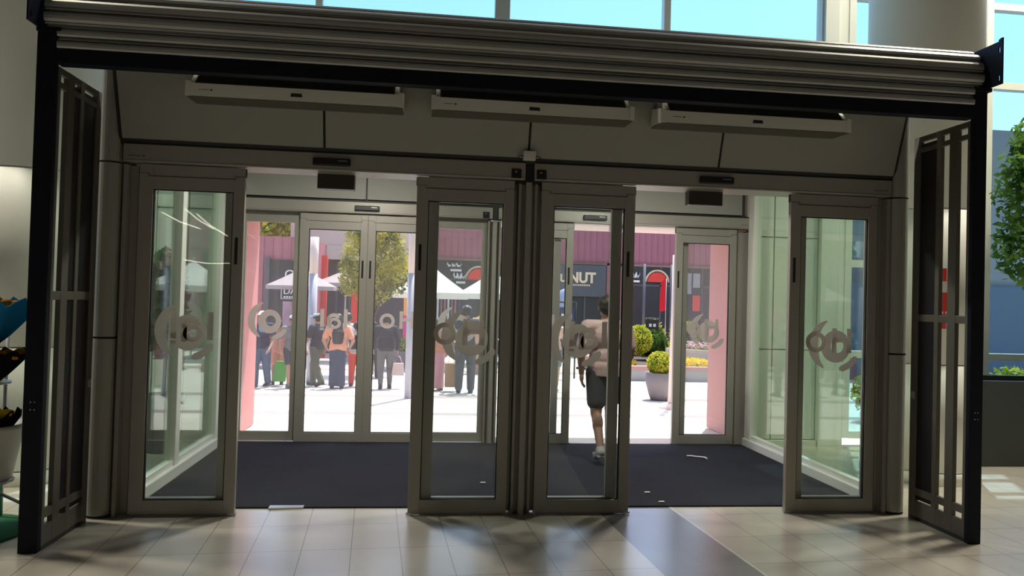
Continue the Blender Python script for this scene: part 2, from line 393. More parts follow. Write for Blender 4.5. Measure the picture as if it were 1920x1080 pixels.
side_glazing('window_11', -2.33, ((.14, .22), (1.30, 1.42), (2.66, 2.76)), 'left side glass wall of the lobby on a white kerb')
side_glazing('window_12', 4.05, ((.14, .22), (2.80, 2.96)), 'right side glass wall of the lobby on a white kerb')
tag(MB().rbox(-2.24, 3.97, .205, 2.99, 0, .014, .006).obj('entrance_mat', M['mat']), 'dark charcoal ribbed entrance mat filling the lobby floor', 'mat')
tag(MB().add([(-1.20, .17, .0145), (-.93, .19, .0145), (-.93, .245, .0165), (-1.2, .245, .0165), (-1.2, .17, .002), (-.93, .19, .002), (-.93, .245, .002), (-1.2, .245, .002)],
    [(0, 1, 2, 3), (7, 6, 5, 4), (0, 4, 5, 1), (1, 5, 6, 2), (2, 6, 7, 3), (3, 7, 4, 0)]).obj('mat_patch', M['metal']), 'small worn grey plate at the front edge of the dark mat', 'plate')
b = MB(); b.tube([(3.00, 2.22, .024), (3.04, 2.19, .03), (3.09, 2.18, .024), (3.14, 2.16, .024), (3.17, 2.10, .03), (3.175, 2.05, .024)], .009, 6)
tag(b.obj('paper_ribbon', M['signwhite']), 'curled white paper ribbon lying on the dark mat', 'litter')
for x, y, l in ((.58, .98, 'white paper scrap on the mat behind the second open door'), (2.05, .62, 'white paper scrap on the mat right of the third open door'), (2.08, .30, 'white paper scrap at the front edge of the mat near the dark tile band')):
    tag(MB().rbox(x-.02, x+.03, y-.012, y+.012, .014, .026, .004).obj('paper_scrap', M['signwhite']), l, 'litter', 'paper scraps on the mat')

# ------------------------------------------------------------------ sliding doors
LW, LH = .787, 2.688
def ring2(b, cx, cz, ro, ri, y0, y1, n=28, sx=1., ox=0, oz=0):
    o = [(cx+ro*sx*math.cos(2*PI*i/n), cz+ro*math.sin(2*PI*i/n)) for i in range(n)]
    q = [(cx+ox+ri*sx*math.cos(2*PI*i/n), cz+oz+ri*math.sin(2*PI*i/n)) for i in range(n)]
    b.strip2(o, q, y0, y1)
def arc2(b, cx, cz, r, w, a0, a1, y0, y1, n=18, taper=True):
    o = []; q = []
    for i in range(n+1):
        t = i/n; a = math.radians(a0+(a1-a0)*t)
        h = w*.5*(max(.08, math.sin(PI*t))**.7 if taper else max(.3, min(1, 6*t+.3, 6*(1-t)+.3)))
        o.append((cx+(r+h)*math.cos(a), cz+(r+h)*math.sin(a))); q.append((cx+(r-h)*math.cos(a), cz+(r-h)*math.sin(a)))
    b.strip2(o, q, y0, y1, False)
def leaf_proto(kind):
    """kind L: pull strip at its right edge, reads (from inside, mirrored) !al ; kind R: oH"""
    lab = 'x'
    t = thing('door', (0, 0, 0), lab, 'door', None, 0, 'structure')
    b = MB(); d = .05
    st0, st1 = (.105, .085) if kind == 'L' else (.093, .085)
    b.rbox(0, st0, 0, d, 0, LH, .004).rbox(LW-st1, LW, 0, d, 0, LH, .004)
    b.rbox(st0-.003, LW-st1+.003, .002, d-.002, 0, .108, .003).rbox(st0-.003, LW-st1+.003, .002, d-.002, LH-.188, LH, .003)
    b.box(.02, LW-.02, .01, d-.01, -.006, .004)
    b.obj('frame', M['alu'], t)
    g = MB(); g.box(.07, LW-.07, -.0015, .002, LH-.092, LH-.088).box(.0705, .0745, -.0015, .002, LH-.092, LH-.068).box(LW-.0745, LW-.0705, -.0015, .002, LH-.092, LH-.068)
    g.box(.0, .072, -.0015, .002, LH-.070, LH-.067).box(LW-.072, LW, -.0015, .002, LH-.070, LH-.067)
    for z0, z1 in ((LH-.05, LH-.005),): g.box(-.006, .002, .012, .04, z0-.02, z1).box(LW-.002, LW+.006, .012, .04, z0-.02, z1)
    g.obj('joint_line', M['alu_d'], t)
    s = MB(); x0, x1, z0, z1 = st0, LW-st1, .108, LH-.188
    s.box(x0, x0+.008, .012, .038, z0, z1).box(x1-.008, x1, .012, .038, z0, z1).box(x0, x1, .012, .038, z0, z0+.008).box(x0, x1, .012, .038, z1-.008, z1)
    s.obj('gasket', M['alu_d'], t)
    MB().box(x0+.004, x1-.004, .021, .029, z0+.004, z1-.004).obj('pane', M['glass'], t)
    hx = LW-.052 if kind == 'L' else .038
    MB().rbox(hx-.011, hx+.011, -.006, .008, 1.935, 2.145, .004).obj('pull_strip', M['black'], t)
    L = MB(); y0, y1 = .0175, .0205; zc = 1.435
    if kind == 'L':
        L.box(.285-.022, .285+.022, y0, y1, zc-.085, zc+.125)
        L.box(.285-.022, .285+.022, y0, y1, zc-.125, zc-.10)
        L.box(.556-.022, .556+.022, y0, y1, zc-.09, zc+.125)
        # mirrored lower-case a
        cx = .42; cz = zc-.02
        ring2(L, cx+.01, cz-.022, .066, .032, y0, y1, 24, 1.15)
        L.box(cx-.078, cx-.036, y0, y1, cz-.088, cz+.045)
        arc2(L, cx, cz+.018, .058, .042, 20, 185, y0-.0004, y1-.0004, 18, False)
    else:
        cx = .255
        ring2(L, cx, zc, .09, .052, y0, y1)
        L.box(.40, .44, y0, y1, zc-.09, zc+.12).box(.535, .575, y0, y1, zc-.09, zc+.12).box(.44, .535, y0, y1, zc+.0, zc+.038)
    L.obj('lettering', M['decal'], t)
    if kind == 'R': MB().rbox(-.012, .05, -.004, .03, -.006, .012, .002).obj('floor_guide', M['metal'], t)
    else: MB().rbox(LW-.05, LW+.012, -.004, .03, -.006, .012, .002).obj('floor_guide', M['metal'], t)
    return t
pL, pR = leaf_proto('L'), leaf_proto('R')
lf = [('L', -2.21, 0, 'open inner sliding glass door leaf at the far left, showing the round emblem alone'),
      ('R', -.093, 0, 'open inner sliding glass door leaf just left of the middle post'),
      ('L', .917, 0, 'open inner sliding glass door leaf just right of the middle post, the walker seen through it'),
      ('R', 3.059, 0, 'open inner sliding glass door leaf at the far right'),
      ('L', -1.488, 2.985, 'closed outer glass door leaf with two bars and a letter a, the left of the shut pair'),
      ('R', -.7005, 2.985, 'closed outer glass door leaf with letters o and H, the right of the shut pair'),
      ('L', .995, 2.985, 'open outer glass door leaf left of the walker, in front of the charcoal shop sign'),
      ('R', 3.077, 2.985, 'open outer glass door leaf right of the walker, beside the clad wall')]
first = {}
for k, (ty, x, y, l) in enumerate(lf):
    p = {'L': pL, 'R': pR}[ty]
    if ty not in first: first[ty] = 1; p.location = (x, y, .012); p['label'] = l; o = p
    else: o = dup(p, (x, y, .012), l)
    o.name = 'door_%d' % (k+1)
def dusty(root):
    for c in root.children:
        if c.name.startswith('pane'):
            c.data = c.data.copy(); c.data.materials[0] = M['glass_o']
OUT = [o for o in COL.objects if o.name in ('door_5', 'door_6', 'door_7', 'door_8')]
for o in OUT: dusty(o)
# fixed side panels with the round emblem
def sidelight_proto():
    t = thing('sidelight', (0, 0, 0), 'x', 'glass panel'); w = .73
    b = MB().rbox(0, .09, 0, .045, 0, LH, .004).rbox(w-.09, w, 0, .045, 0, LH, .004).rbox(.088, w-.088, .002, .043, 0, .11, .003).rbox(.088, w-.088, .002, .043, LH-.12, LH, .003)
    b.obj('frame', M['alu'], t)
    MB().box(.08, w-.08, .018, .026, .1, LH-.11).obj('pane', M['glass'], t)
    L = MB(); y0, y1 = .0145, .0175; cx, cz = .385, 1.395
    ring2(L, cx, cz, .140, .062, y0, y1, 36, .95, .012, .008)
    arc2(L, cx+.03, cz+.01, .238, .085, 118, 234, y0, y1)
    arc2(L, cx+.005, cz+.005, .20, .055, 278, 334, y0, y1, 14, False)
    L.obj('emblem', M['decal'], t)
    return t
sp_ = sidelight_proto()
sl = [(-2.225, .075, 'fixed glass panel with round emblem behind the far left open door'), (0.0, .075, 'fixed glass panel with round emblem left of the middle post'),
      (.885, .075, 'fixed glass panel with round emblem right of the middle post'), (3.15, .075, 'fixed glass panel with round emblem behind the far right open door'),
      (-2.20, 3.05, 'fixed outer glass panel with round emblem beside the pink wall end'), (.02, 3.05, 'fixed outer glass panel in front of the white parasols'),
      (.91, 3.05, 'fixed outer glass panel left of the walker'), (3.17, 3.05, 'fixed outer glass panel beside the right pink wall end')]
for k, (x, y, l) in enumerate(sl):
    if k == 0: sp_.location = (x, y, .012); sp_['label'] = l
    else: o = dup(sp_, (x, y, .012), l); (dusty(o) if y > 2 else None)
# posts and jambs
TRN = [1]
def jambs(y, nm, side, labels):
    o_ = nm == 'outer'
    for (x0, x1), l in zip(((-2.41 if o_ else -2.32, -2.232), (.735, .882), (3.885, 4.08 if o_ else 3.95)), labels):
        b = MB().rbox(x0, x1, y+.055, y+.16, 0, 2.69, .004)
        if 0 < x0 < 1: b.rbox(x0+.05, x1-.05, y-.03, y+.06, 0, 2.69, .004).rbox(x0-.005, x0+.02, y+.02, y+.06, 0, 2.69, .003).rbox(x1-.02, x1+.005, y+.02, y+.06, 0, 2.69, .003)
        elif x0 < 0: b.rbox(x0, x0+.03, y-.02, y+.06, 0, 2.69, .003)
        else: b.rbox(x1-.035, x1, y-.02, y+.06, 0, 2.69, .003)
        TRN[0] += 1; o = struct(b.obj('trim_%d' % TRN[0], M['alu']), l, 'door post')
        if 0 < x0 < 1: MB().box(x0-.01, x1+.01, y+.065, y+.15, 0, 2.69).obj('seal', M['alu_d'], o)
jambs(0, 'inner', 1, ('grey door jamb at the far left of the inner doors', 'grey middle post between the two inner door pairs', 'grey door jamb at the far right of the inner doors'))
jambs(2.985, 'outer', 1, ('grey door jamb at the left of the outer doors', 'grey middle post between the two outer door pairs', 'grey door jamb at the right of the outer doors'))
# door operators
M['bbm'] = mat('brown_black_metal', (.05, .04, .035), .4, .3, .05)
def operator(x0, x1, y, sx, badge_left, sel_x, label, d=.30, hang=None):
    t = thing('door_operator', ((x0+x1)/2, y, 2.695), label, 'door operator')
    b = MB().rbox(x0, x1, y, y+d, 2.708, 2.845, .006); b.obj('cover', M['alu'], t)
    MB().box(x0, x1, y-.001, y+.01, 2.7225, 2.7245).box(x0, x1, y+.02, y+d, 2.845, 2.863).obj('joint_line', M['alu_d'], t)
    s = MB().rbox(sx-.145, sx+.145, y-.035, y, 2.742, 2.800, .008); so = s.obj('motion_sensor', M['black'], t)
    MB().box(sx+.05, sx+.12, y-.0362, y-.034, 2.778, 2.784).obj('badge', M['metal'], so)
    if hang: MB().rbox(hang[0], hang[1], y+d-.12, y+d-.02, hang[2], 2.710, .004).obj('safety_sensor', M[hang[3]], t)
    if sel_x is not None:
        q = MB().rbox(sel_x-.04, sel_x+.04, y-.012, y, 2.714, 2.790, .004).obj('selector_switch', M['black'], t)
        MB().ell((sel_x-.005, y-.012, 2.767), (.008, .006, .008), 10, 6).obj('key_lock', M['metal'], q)
    bx = x0+.04 if badge_left else x1-.16
    if y > 2: MB().box(x0, x1, y+.06, y+.22, 2.7015, 2.712).obj('track', M['alu'], t)
    g = MB()
    for i in range(8): g.box(bx+i*.012, bx+i*.012+.008, y-.0015, y+.001, 2.752, 2.758)
    g.prism([(bx+.102, 2.750), (bx+.118, 2.750), (bx+.110, 2.764)], y-.0015, y+.001)
    g.obj('badge', M['alu_d'], t)
    return t
operator(-2.32, .775, -.04, -.76, True, .70, 'long grey door operator box over the left inner doors', hang=(-.895, -.60, 2.59, 'bbm'))
operator(.85, 3.945, -.04, 2.375, False, .905, 'long grey door operator box over the right inner doors', hang=(2.21, 2.51, 2.59, 'bbm'))
operator(-2.36, .775, 2.945, -.715, True, .757-.06, 'long grey door operator box over the left outer doors', .24)
operator(.85, 4.06, 2.945, 2.03, False, None, 'long grey door operator box over the right outer doors', .24, (2.26, 2.46, 2.63, 'metal'))
t = thing('junction_box', (.795, -.09, 2.86), 'small white junction box above the middle post', 'junction box')
MB().rbox(.745, .845, -.115, -.062, 2.855, 2.930, .006).obj('box', M['whitep'], t)
for s in (-1, 1): MB().tube([(.795+s*.05, -.09, 2.888), (.795+s*.075, -.09, 2.891), (.795+s*.092, -.085, 2.875), (.795+s*.10, -.07, 2.858)], .004, 6).obj('cable', M['black'], t)
# air curtains
def air_curtain():
    w = 1.48; t = thing('air_curtain', (0, 0, 0), 'x', 'air curtain', 'air curtains above the doors')
    b = MB(); b.prism([(-.45, 0), (-.17, .012), (-.22, .25), (-.30, .25), (-.45, .095)], 0, w, 'yz'); b.obj('body', M['whitep'], t)
    g = MB(); g.prism([(-.452, .093), (-.449, .091), (-.298, .249), (-.302, .253)], .03, w-.03, 'yz')
    for i in range(14):
        f = i/14; g.box(.04, w-.04, -.455+.15*f, -.449+.15*f, .095+.158*f, .102+.158*f)
    g.obj('intake_grille', M['black'], t)
    for x in (-.035, w): MB().prism([(-.455, 0), (-.43, -.004), (-.165, .03), (-.20, .16), (-.455, .105)], x, x+.035, 'yz').obj('end_cap', M['whitep'], t)
    MB().add([(-.03, -.443, -.006), (w+.03, -.443, -.006), (w+.03, -.18, .006), (-.03, -.18, .006), (-.03, -.443, .004), (w+.03, -.443, .004), (w+.03, -.18, .016), (-.03, -.18, .016)], [(3, 2, 1, 0), (4, 5, 6, 7), (0, 1, 5, 4), (1, 2, 6, 5), (2, 3, 7, 6), (3, 0, 4, 7)]).obj('outlet_grille', M['grille'], t)
    k = MB(); k.prism([(w*.5-.04, .030), (w*.5+.045, .030), (w*.5+.04, .055), (w*.5-.035, .055)], -.4525, -.449); k.obj('badge', M['alu_d'], t)
    k = MB()
    for i in range(5): k.box(.06+i*.014, .069+i*.014, -.4515, -.449, .044, .049)
    k.ell((.145, -.45, .046), (.009, .003, .006), 8, 6); k.obj('indicator', M['alu_d'], t)
    return t
ac = air_curtain(); ac.location = (-1.72, 0, 3.135); ac['label'] = 'long white air curtain under the beam, leftmost of the three'
dup(ac, (.035, 0, 3.135), 'long white air curtain under the beam, middle of the three')
dup(ac, (1.80, 0, 3.135), 'long white air curtain under the beam, rightmost of the three')

# ------------------------------------------------------------------ rolling shutter and its frame
t = thing('rolling_shutter', (.81, -.59, 3.3), 'grey metal rolling shutter wound up above the dark beam', 'shutter')
b = MB(); R0 = .232; n = 15; cy, cz = -.595, 3.535
prof = []
for k in range(n):
    a0 = 2*PI*k/n
    for f, dr in ((.0, -.034), (.13, -.034), (.15, -.004), (.2, .005), (.4, .009), (.6, .009), (.78, .003), (.80, -.014), (.86, -.014), (.87, -.004), (.95, -.006), (.97, -.034)):
        a = a0+2*PI/n*f+.13; prof.append((cy+(R0+dr)*math.cos(a), cz+(R0+dr)*math.sin(a)))
b.prism(prof, -2.54, 4.155, 'yz'); b.obj('roll', M['slat'], t)
b = MB()
for i in range(2):
    z0 = 3.30+.078*i
    b.prism([(-.832, z0+.002), (-.838, z0+.012), (-.840, z0+.030), (-.836, z0+.045), (-.826, z0+.050), (-.805, z0+.051), (-.805, z0+.056), (-.824, z0+.058), (-.824, z0+.064), (-.80, z0+.066), (-.80, z0+.078), (-.79, z0+.078), (-.79, z0)], -2.45, 4.075, 'yz')
b.obj('hanging_slats', M['slat'], t)
for x in (-2.575, 4.185):
    b = MB(); y0, y1, z0, z1 = -.97, -.38, 3.43, 3.775; h = [(-.945, -.93, 3.46, 3.50), (-.945, -.93, 3.67, 3.71)]
    b.box(x, x+.01, y0, -.945, z0, z1-.0).box(x, x+.01, -.93, y1, z0, z1-.02)
    b.box(x, x+.01, -.945, -.93, z0, 3.46).box(x, x+.01, -.945, -.93, 3.50, 3.67).box(x, x+.01, -.945, -.93, 3.71, z1-.005)
    b.obj('end_plate', M['navy'], t)
def post(x0, x1, label):
    t = thing('shutter_post', ((x0+x1)/2, -.77, 0), label, 'post')
    MB().rbox(x0, x1, -.83, -.785, 0, 3.43, .005).obj('tube', M['navy'], t)
    MB().rbox(x0-.004, x1+.03, -.84, -.782, 3.405, 3.435, .003).obj('cap_plate', M['navy'], t)
    c = (x0+x1)/2
    for dx in (-.012, .012):
        for z in (.93, .98): MB().ell((c+dx, -.831, z), (.005, .004, .005), 8, 6).obj('screw', M['metal'], t)
post(-2.575, -2.455, 'tall black square post carrying the shutter at the left')
post(4.08, 4.185, 'tall black square post carrying the shutter at the right')
tag(MB().rbox(-2.455, 4.08, -.83, -.74, 3.20, 3.298, .004).obj('shutter_beam', M['navy']), 'long black steel beam under the rolled shutter', 'beam')
def gate(x, plates, label):
    t = thing('side_grille', (x, -.45, 0), label, 'grille'); w = .018
    b = MB()
    for y0, y1 in ((-.785, -.75), (-.643, -.55), (-.45, -.40), (-.20, -.12)): b.rbox(x-w, x+w, y0, y1, .03, 3.195, .004)
    for z0, z1 in ((.03, .16), (.205, .265), (1.645, 1.705), (3.06, 3.10), (3.15, 3.195)): b.rbox(x-w+.002, x+w-.002, -.78, -.13, z0, z1, .004)
    b.obj('bar_frame', M['grille'], t)
    for y0, y1, z0, z1 in plates: MB().box(x-.006, x+.006, y0, y1, z0, z1).obj('infill_plate', M['black'], t)
    MB().rbox(x-w-.012 if x > 0 else x+w, x-w if x > 0 else x+w+.012, -.19, -.15, 1.0, 1.06, .003).obj('lock_plate', M['metal'], t)
    MB().box(x-.015, x+.015, -.78, -.12, 0, .032).obj('floor_track', M['alu_d'], t)
gate(-2.47, [(-.64, -.13, .17, 3.13)], 'tall brown steel bar grille closing the left side')
gate(4.105, [(-.42, -.13, .17, 3.13)], 'tall brown steel bar grille closing the right side')

# ------------------------------------------------------------------ plants
def leaves(name, blobs, n, size, m, parent, seed=1, aspect=.45, shell=.55):
    r = np.random.default_rng(seed); w = np.array([b[3]*b[4]*b[5] for b in blobs]); w = w/w.sum()
    idx = r.choice(len(blobs), n, p=w); B = np.array(blobs)[idx]
    d = r.normal(size=(n, 3)); d /= np.linalg.norm(d, axis=1)[:, None]
    rad = (shell+(1-shell)*r.random(n))[:, None]
    c = B[:, :3]+d*rad*B[:, 3:6]
    u = r.normal(size=(n, 3)); u /= np.linalg.norm(u, axis=1)[:, None]
    v = np.cross(u, d+.5*r.normal(size=(n, 3))); v /= np.linalg.norm(v, axis=1)[:, None]
    s = (size*(.6+.8*r.random(n)))[:, None]
    q = np.stack([c-u*s, c+v*s*aspect, c+u*s, c-v*s*aspect], 1).reshape(-1, 3)
    me = bpy.data.meshes.new(name); me.vertices.add(4*n); me.vertices.foreach_set('co', q.ravel().astype('f'))
    me.loops.add(4*n); me.loops.foreach_set('vertex_index', np.arange(4*n, dtype='i'))
    me.polygons.add(n); me.polygons.foreach_set('loop_start', np.arange(0, 4*n, 4, dtype='i')); me.polygons.foreach_set('loop_total', np.full(n, 4, dtype='i'))
    me.update(calc_edges=True); me.materials.append(m)
    o = bpy.data.objects.new(name, me); COL.objects.link(o); par(o, parent); return o
def tree(x, y, z0, h, crown, n, size, m, label, seed=1, trunk=.07, name='tree'):
    t = thing(name, (x, y, z0), label, 'tree')
    leaves('foliage', crown, n, size, m, t, seed)
    b = MB(); top = max(c[2] for c in crown); cx = sum(c[0] for c in crown)/len(crown); cyy = sum(c[1] for c in crown)/len(crown)
    b.tube([(x, y, z0-.05), (x+.03, y, z0+h*.3), (x+(cx-x)*.5, y, z0+h*.6), (cx, cyy, top)], [trunk, trunk*.85, trunk*.7, trunk*.3], 8)
    for c in crown: b.tube([(x+(cx-x)*.3, y, z0+h*.4), ((x+c[0])/2, (y+c[1])/2, (z0+h*.5+c[2])/2), c[:3]], [trunk*.5, trunk*.4, trunk*.15], 6)
    b.obj('trunk', M['bark'], t); return t
def bush(x, y, z, r, m, n, size, label, seed, sq=1., name='shrub', group=None):
    t = thing(name, (x, y, z-r*sq), label, 'shrub', group)
    leaves('foliage', [(x, y, z, r, r, r*sq)], n, size, m, t, seed, .5, .8)
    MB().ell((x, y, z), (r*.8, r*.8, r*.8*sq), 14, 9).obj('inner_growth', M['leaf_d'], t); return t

# indoor planter and tree right of the frame
t = thing('planter_box', (7.7, 2.15, 0), 'long dark green planter box under the right window', 'planter')
b = MB().rbox(6.1, 9.4, 1.80, 1.86, 0, .97, .006).rbox(6.1, 9.4, 2.54, 2.6, 0, .97, .006).rbox(6.1, 6.16, 1.86, 2.54, 0, .97, .006).rbox(9.34, 9.4, 1.86, 2.54, 0, .97, .006); b.obj('box', M['planter_d'], t)
MB().box(6.16, 9.34, 1.86, 2.54, .05, .88).obj('soil', M['soil'], t)
M['leaf_in'] = thinmat('ficus_leaves', (.04, .09, .02), .45, (.20, .32, .06), 3)
tree(7.75, 2.2, .88, 2.4, [(7.7, 2.2, 3.2, .9, .6, .85), (7.25, 2.1, 2.50, .55, .45, .5), (7.6, 2.1, 2.35, .5, .4, .4), (7.25, 2.1, 3.55, .45, .4, .45), (8.3, 2.3, 3.1, .8, .6, .9), (7.6, 2.2, 3.9, .6, .5, .4)], 9000, .055, M['leaf_in'], 'leafy green indoor tree in the dark planter at the right edge', 3, .05, 'indoor_tree')
t = thing('potted_plant', (-2.78, 2.45, 0), 'tall dark potted plant seen through the far left door', 'plant')
leaves('foliage', [(-2.78, 2.48, 1.75, .20, .22, .45), (-2.76, 2.45, 1.35, .22, .22, .35)], 1800, .07, M['leaf_d'], t, 4)
MB().tube([(-2.78, 2.45, .6), (-2.77, 2.48, 1.7)], .02, 6).obj('stem', M['bark'], t)
MB().lathe([(.15, 0), (.19, .55), (.2, .62), (.17, .62), (.16, .56), (.01, .56)], (-2.78, 2.45, 0), 24).obj('pot', M['planter_d'], t)
# poster on the right column
t = thing('poster', (5.16, .87, 1.55), 'red and white notice on the right round column, seen through the grille', 'poster')
def colwrap(b, z0, z1, a0, a1, r=.564):
    k = 10; P = [(5.274+r*math.cos(math.radians(a0+(a1-a0)*i/k)), 1.45+r*math.sin(math.radians(a0+(a1-a0)*i/k))) for i in range(k+1)]
    Q = [(5.274+(r+.003)*math.cos(math.radians(a0+(a1-a0)*i/k)), 1.45+(r+.003)*math.sin(math.radians(a0+(a1-a0)*i/k))) for i in range(k+1)]
    vs = [(x, y, z) for z in (z0, z1) for x, y in P]+[(x, y, z) for z in (z0, z1) for x, y in Q]; n = k+1; fs = []
    for i in range(k): fs += [(i, i+1, n+i+1, n+i), (2*n+i, 3*n+i, 3*n+i+1, 2*n+i+1), (i, 2*n+i, 2*n+i+1, i+1), (n+i, n+i+1, 3*n+i+1, 3*n+i)]
    fs += [(0, n, 3*n, 2*n), (k, 2*n+k, 3*n+k, n+k)]
    b.add(vs, fs)
b = MB(); colwrap(b, 1.56, 2.17, 242, 268); b.obj('sheet', M['signwhite'], t)
b = MB(); colwrap(b, 2.04, 2.17, 242, 258, .566); colwrap(b, 1.69, 1.93, 242, 268, .566); colwrap(b, 1.57, 1.66, 242, 258, .566); b.obj('red_field', M['red'], t)
b = MB()
for i in range(5): colwrap(b, 1.715+.0*i, 1.74, 244+i*4.4, 246.5+i*4.4, .5685)
b.obj('lettering', M['signwhite'], t)

# flower stand at the left edge
tag(MB().lathe([(.45, 0), (.45, .006), (.44, .012), (.01, .012)], (-3.19, -.38, 0), 40).obj('round_mat', mat('green_mat', (.02, .16, .05), .9, 0, .2, 30, .3)), 'round green mat on the tiles under the flower stand', 'mat')
t = thing('flower_stand', (-3.1, -.3, .012), 'wheeled steel flower stand holding buckets left of the black post', 'stand')
b = MB().tube([(-3.1, -.02, .02), (-3.1, -.02, 1.36)], .014, 8)
for z, r in ((.34, .20), (1.04, .16)):
    b.tube([(-3.1+r*math.cos(a*PI/12), -.3+r*math.sin(a*PI/12), z) for a in range(25)], .009, 6)
    b.tube([(-3.1, -.02, z), (-3.1, -.3-r, z)], .009, 6).tube([(-3.1-r, -.3, z), (-3.1+r, -.3, z)], .009, 6)
for a in (.5, 2.6, 3.9, 5.5): b.tube([(-3.1, -.3, .30), (-3.1+.12*math.cos(a), -.3+.12*math.sin(a), .24), (-3.1+.27*math.cos(a), -.3+.27*math.sin(a), .14)], .012, 6)
b.obj('rack', M['metal'], t)
for a in (.5, 2.6, 3.9, 5.5):
    x, y = -3.1+.27*math.cos(a), -.3+.27*math.sin(a)
    c = MB().tube([(x-.014, y, .056), (x+.014, y, .056)], .042, 16).box(x-.018, x+.018, y-.015, y+.015, .056, .15).obj('caster', M['black'], t)
def bucket(z, r, h, label, m, x=-3.1, y=-.3):
    tag(MB().lathe([(r*.72, 0), (r*.97, h-.03), (r*1.04, h-.03), (r*1.04, h), (r*.94, h), (r*.7, .02), (.005, .02)], (x, y, z), 32).obj('bucket', m), label, 'bucket')
bucket(.35, .265, .40, 'large white flower bucket standing low on the wheeled stand', M['whitep'])
bucket(1.05, .15, .17, 'small black flower bucket on the upper ring of the stand', M['black'])
def bouquet(x, y, z, wrapm, flm, label, tilt, h=.3, r=.16, seed=1):
    t = thing('bouquet', (x, y, z), label, 'bouquet', 'bouquets on the flower stand')
    b = MB(); n = 24
    for k in range(2):
        rings = []
        for i in range(6):
            f = i/5; rr = .03+(r-.03)*f**.8-(.006*k)
            rings.append([(x+tilt[0]*f*h+rr*math.cos(2*PI*j/n)*(1+.10*math.sin(j*3)*f), y+tilt[1]*f*h+rr*math.sin(2*PI*j/n)*(1+.10*math.sin(j*3)*f), z+h*f*(1+.14*math.sin(j*2.1)*f)) for j in range(n)])
        b.rings(rings, False)
    b.obj('wrapping', wrapm, t)
    rg = random.Random(seed); s = MB()
    for i in range(14):
        a = rg.random()*6.28; q = rg.random()**.5*r*.75; cx, cyy, cz = x+tilt[0]*h+q*math.cos(a), y+tilt[1]*h+q*math.sin(a), z+h*(.86+.2*rg.random())
        MB().ell((cx, cyy, cz), (.035, .035, .024), 9, 6).obj('flower', flm, t); s.tube([(x, y, z+.03), (cx, cyy, cz)], .004, 5)
    s.obj('stems', M['leaf'], t)
W1 = thinmat('blue_wrap', (.02, .22, .45), .2); W2 = thinmat('black_wrap', (.01, .01, .012), .1); W3 = thinmat('white_wrap', (.6, .57, .55), .3)
bouquet(-3.02, -.34, 1.32, W1, M['orange'], 'blue wrapped bouquet of orange flowers, topmost on the stand', (.25, -.1), .30, .22, 1)
bouquet(-2.99, -.38, 1.06, W2, M['orange'], 'black wrapped bouquet of orange flowers in the upper bucket', (.2, -.3), .21, .20, 2)
bouquet(-3.12, -.50, 1.05, W3, M['pinkfl'], 'white wrapped bouquet leaning at the front of the stand', (.1, -.3), .20, .15, 3)
bouquet(-3.0, -.36, .60, W2, M['flower'], 'small bouquet of yellow flowers standing in the white bucket', (.25, -.1), .24, .13, 4)

# ------------------------------------------------------------------ added fill lamps over hall and lobby, string lights behind the viewer
for k, (x, y, e) in enumerate(((-7.5, 1.2, PERIM_FILL), (-5.2, .6, PERIM_FILL), (6.9, .6, PERIM_FILL), (8.6, 1.2, PERIM_FILL), (11.6, 1.2, PERIM_FILL))):  # unseen lamps added to brighten the columns and the strip along the facade
    t = thing('added_light', (x, y, 8.9), 'added round fill lamp under the high hall ceiling, unseen above the picture', 'lamp', 'added hall fill lamps')
    MB().lathe([(.42, 8.90), (.42, 8.99)], (x, y, 0), 32).obj('housing', M['whitep'], t)
    MB().lathe([(.38, 8.885), (.38, 8.899)], (x, y, 0), 32).obj('diffuser', M.setdefault('fillglow', emis('warm_fill', (1, .82, .6), 1.5)), t)
    ld = bpy.data.lights.new('lamp', 'AREA'); ld.shape = 'DISK'; ld.size = .7; ld.energy = e; ld.color = (1, .93, .76)
    lo = bpy.data.objects.new('lamp', ld); COL.objects.link(lo); lo.location = (x, y, 8.86); lo.parent = None

M['strip'] = emis('string_light', (1, .9, .72), 4)
for a, c in (((-6.46, -13, 3.67), (-4.68, -10, 3.05)), ((-5.91, -13, 3.77), (-4.41, -10, 3.06)), ((-5.64, -13, 3.66), (-3.86, -9, 2.84)), ((-5.58, -12, 2.48), (-4.3, -11, 2.39))):
    tag(MB().tube([a, ((a[0]+c[0])/2, (a[1]+c[1])/2, (a[2]+c[2])/2-.04), c], .012, 6).obj('string_light', M['strip']), 'thin bright string of lights behind the viewer, mirrored in the far left door', 'light', 'strings of lights behind the viewer')
for x, l in ((-.75, 'added fill lamp in the lobby roof over the left doors'), (2.4, 'added fill lamp in the lobby roof over the right doors')):  # lamps added to brighten the lobby and the outer door frames
    t = thing('added_light', (x, 1.1, 3.45), l, 'lamp')
    MB().lathe([(.13, 3.47), (.13, 3.5)], (x, 1.1, 0), 24).obj('housing', M['whitep'], t)
    MB().lathe([(.11, 3.462), (.11, 3.4695)], (x, 1.1, 0), 24).obj('diffuser', M['fillglow'], t)
    ld = bpy.data.lights.new('lamp', 'AREA'); ld.shape = 'DISK'; ld.size = .22; ld.energy = LOBBY_FILL; ld.color = (1, .95, .85)
    lo = bpy.data.objects.new('lamp', ld); COL.objects.link(lo); lo.location = (x, 1.1, 3.455)
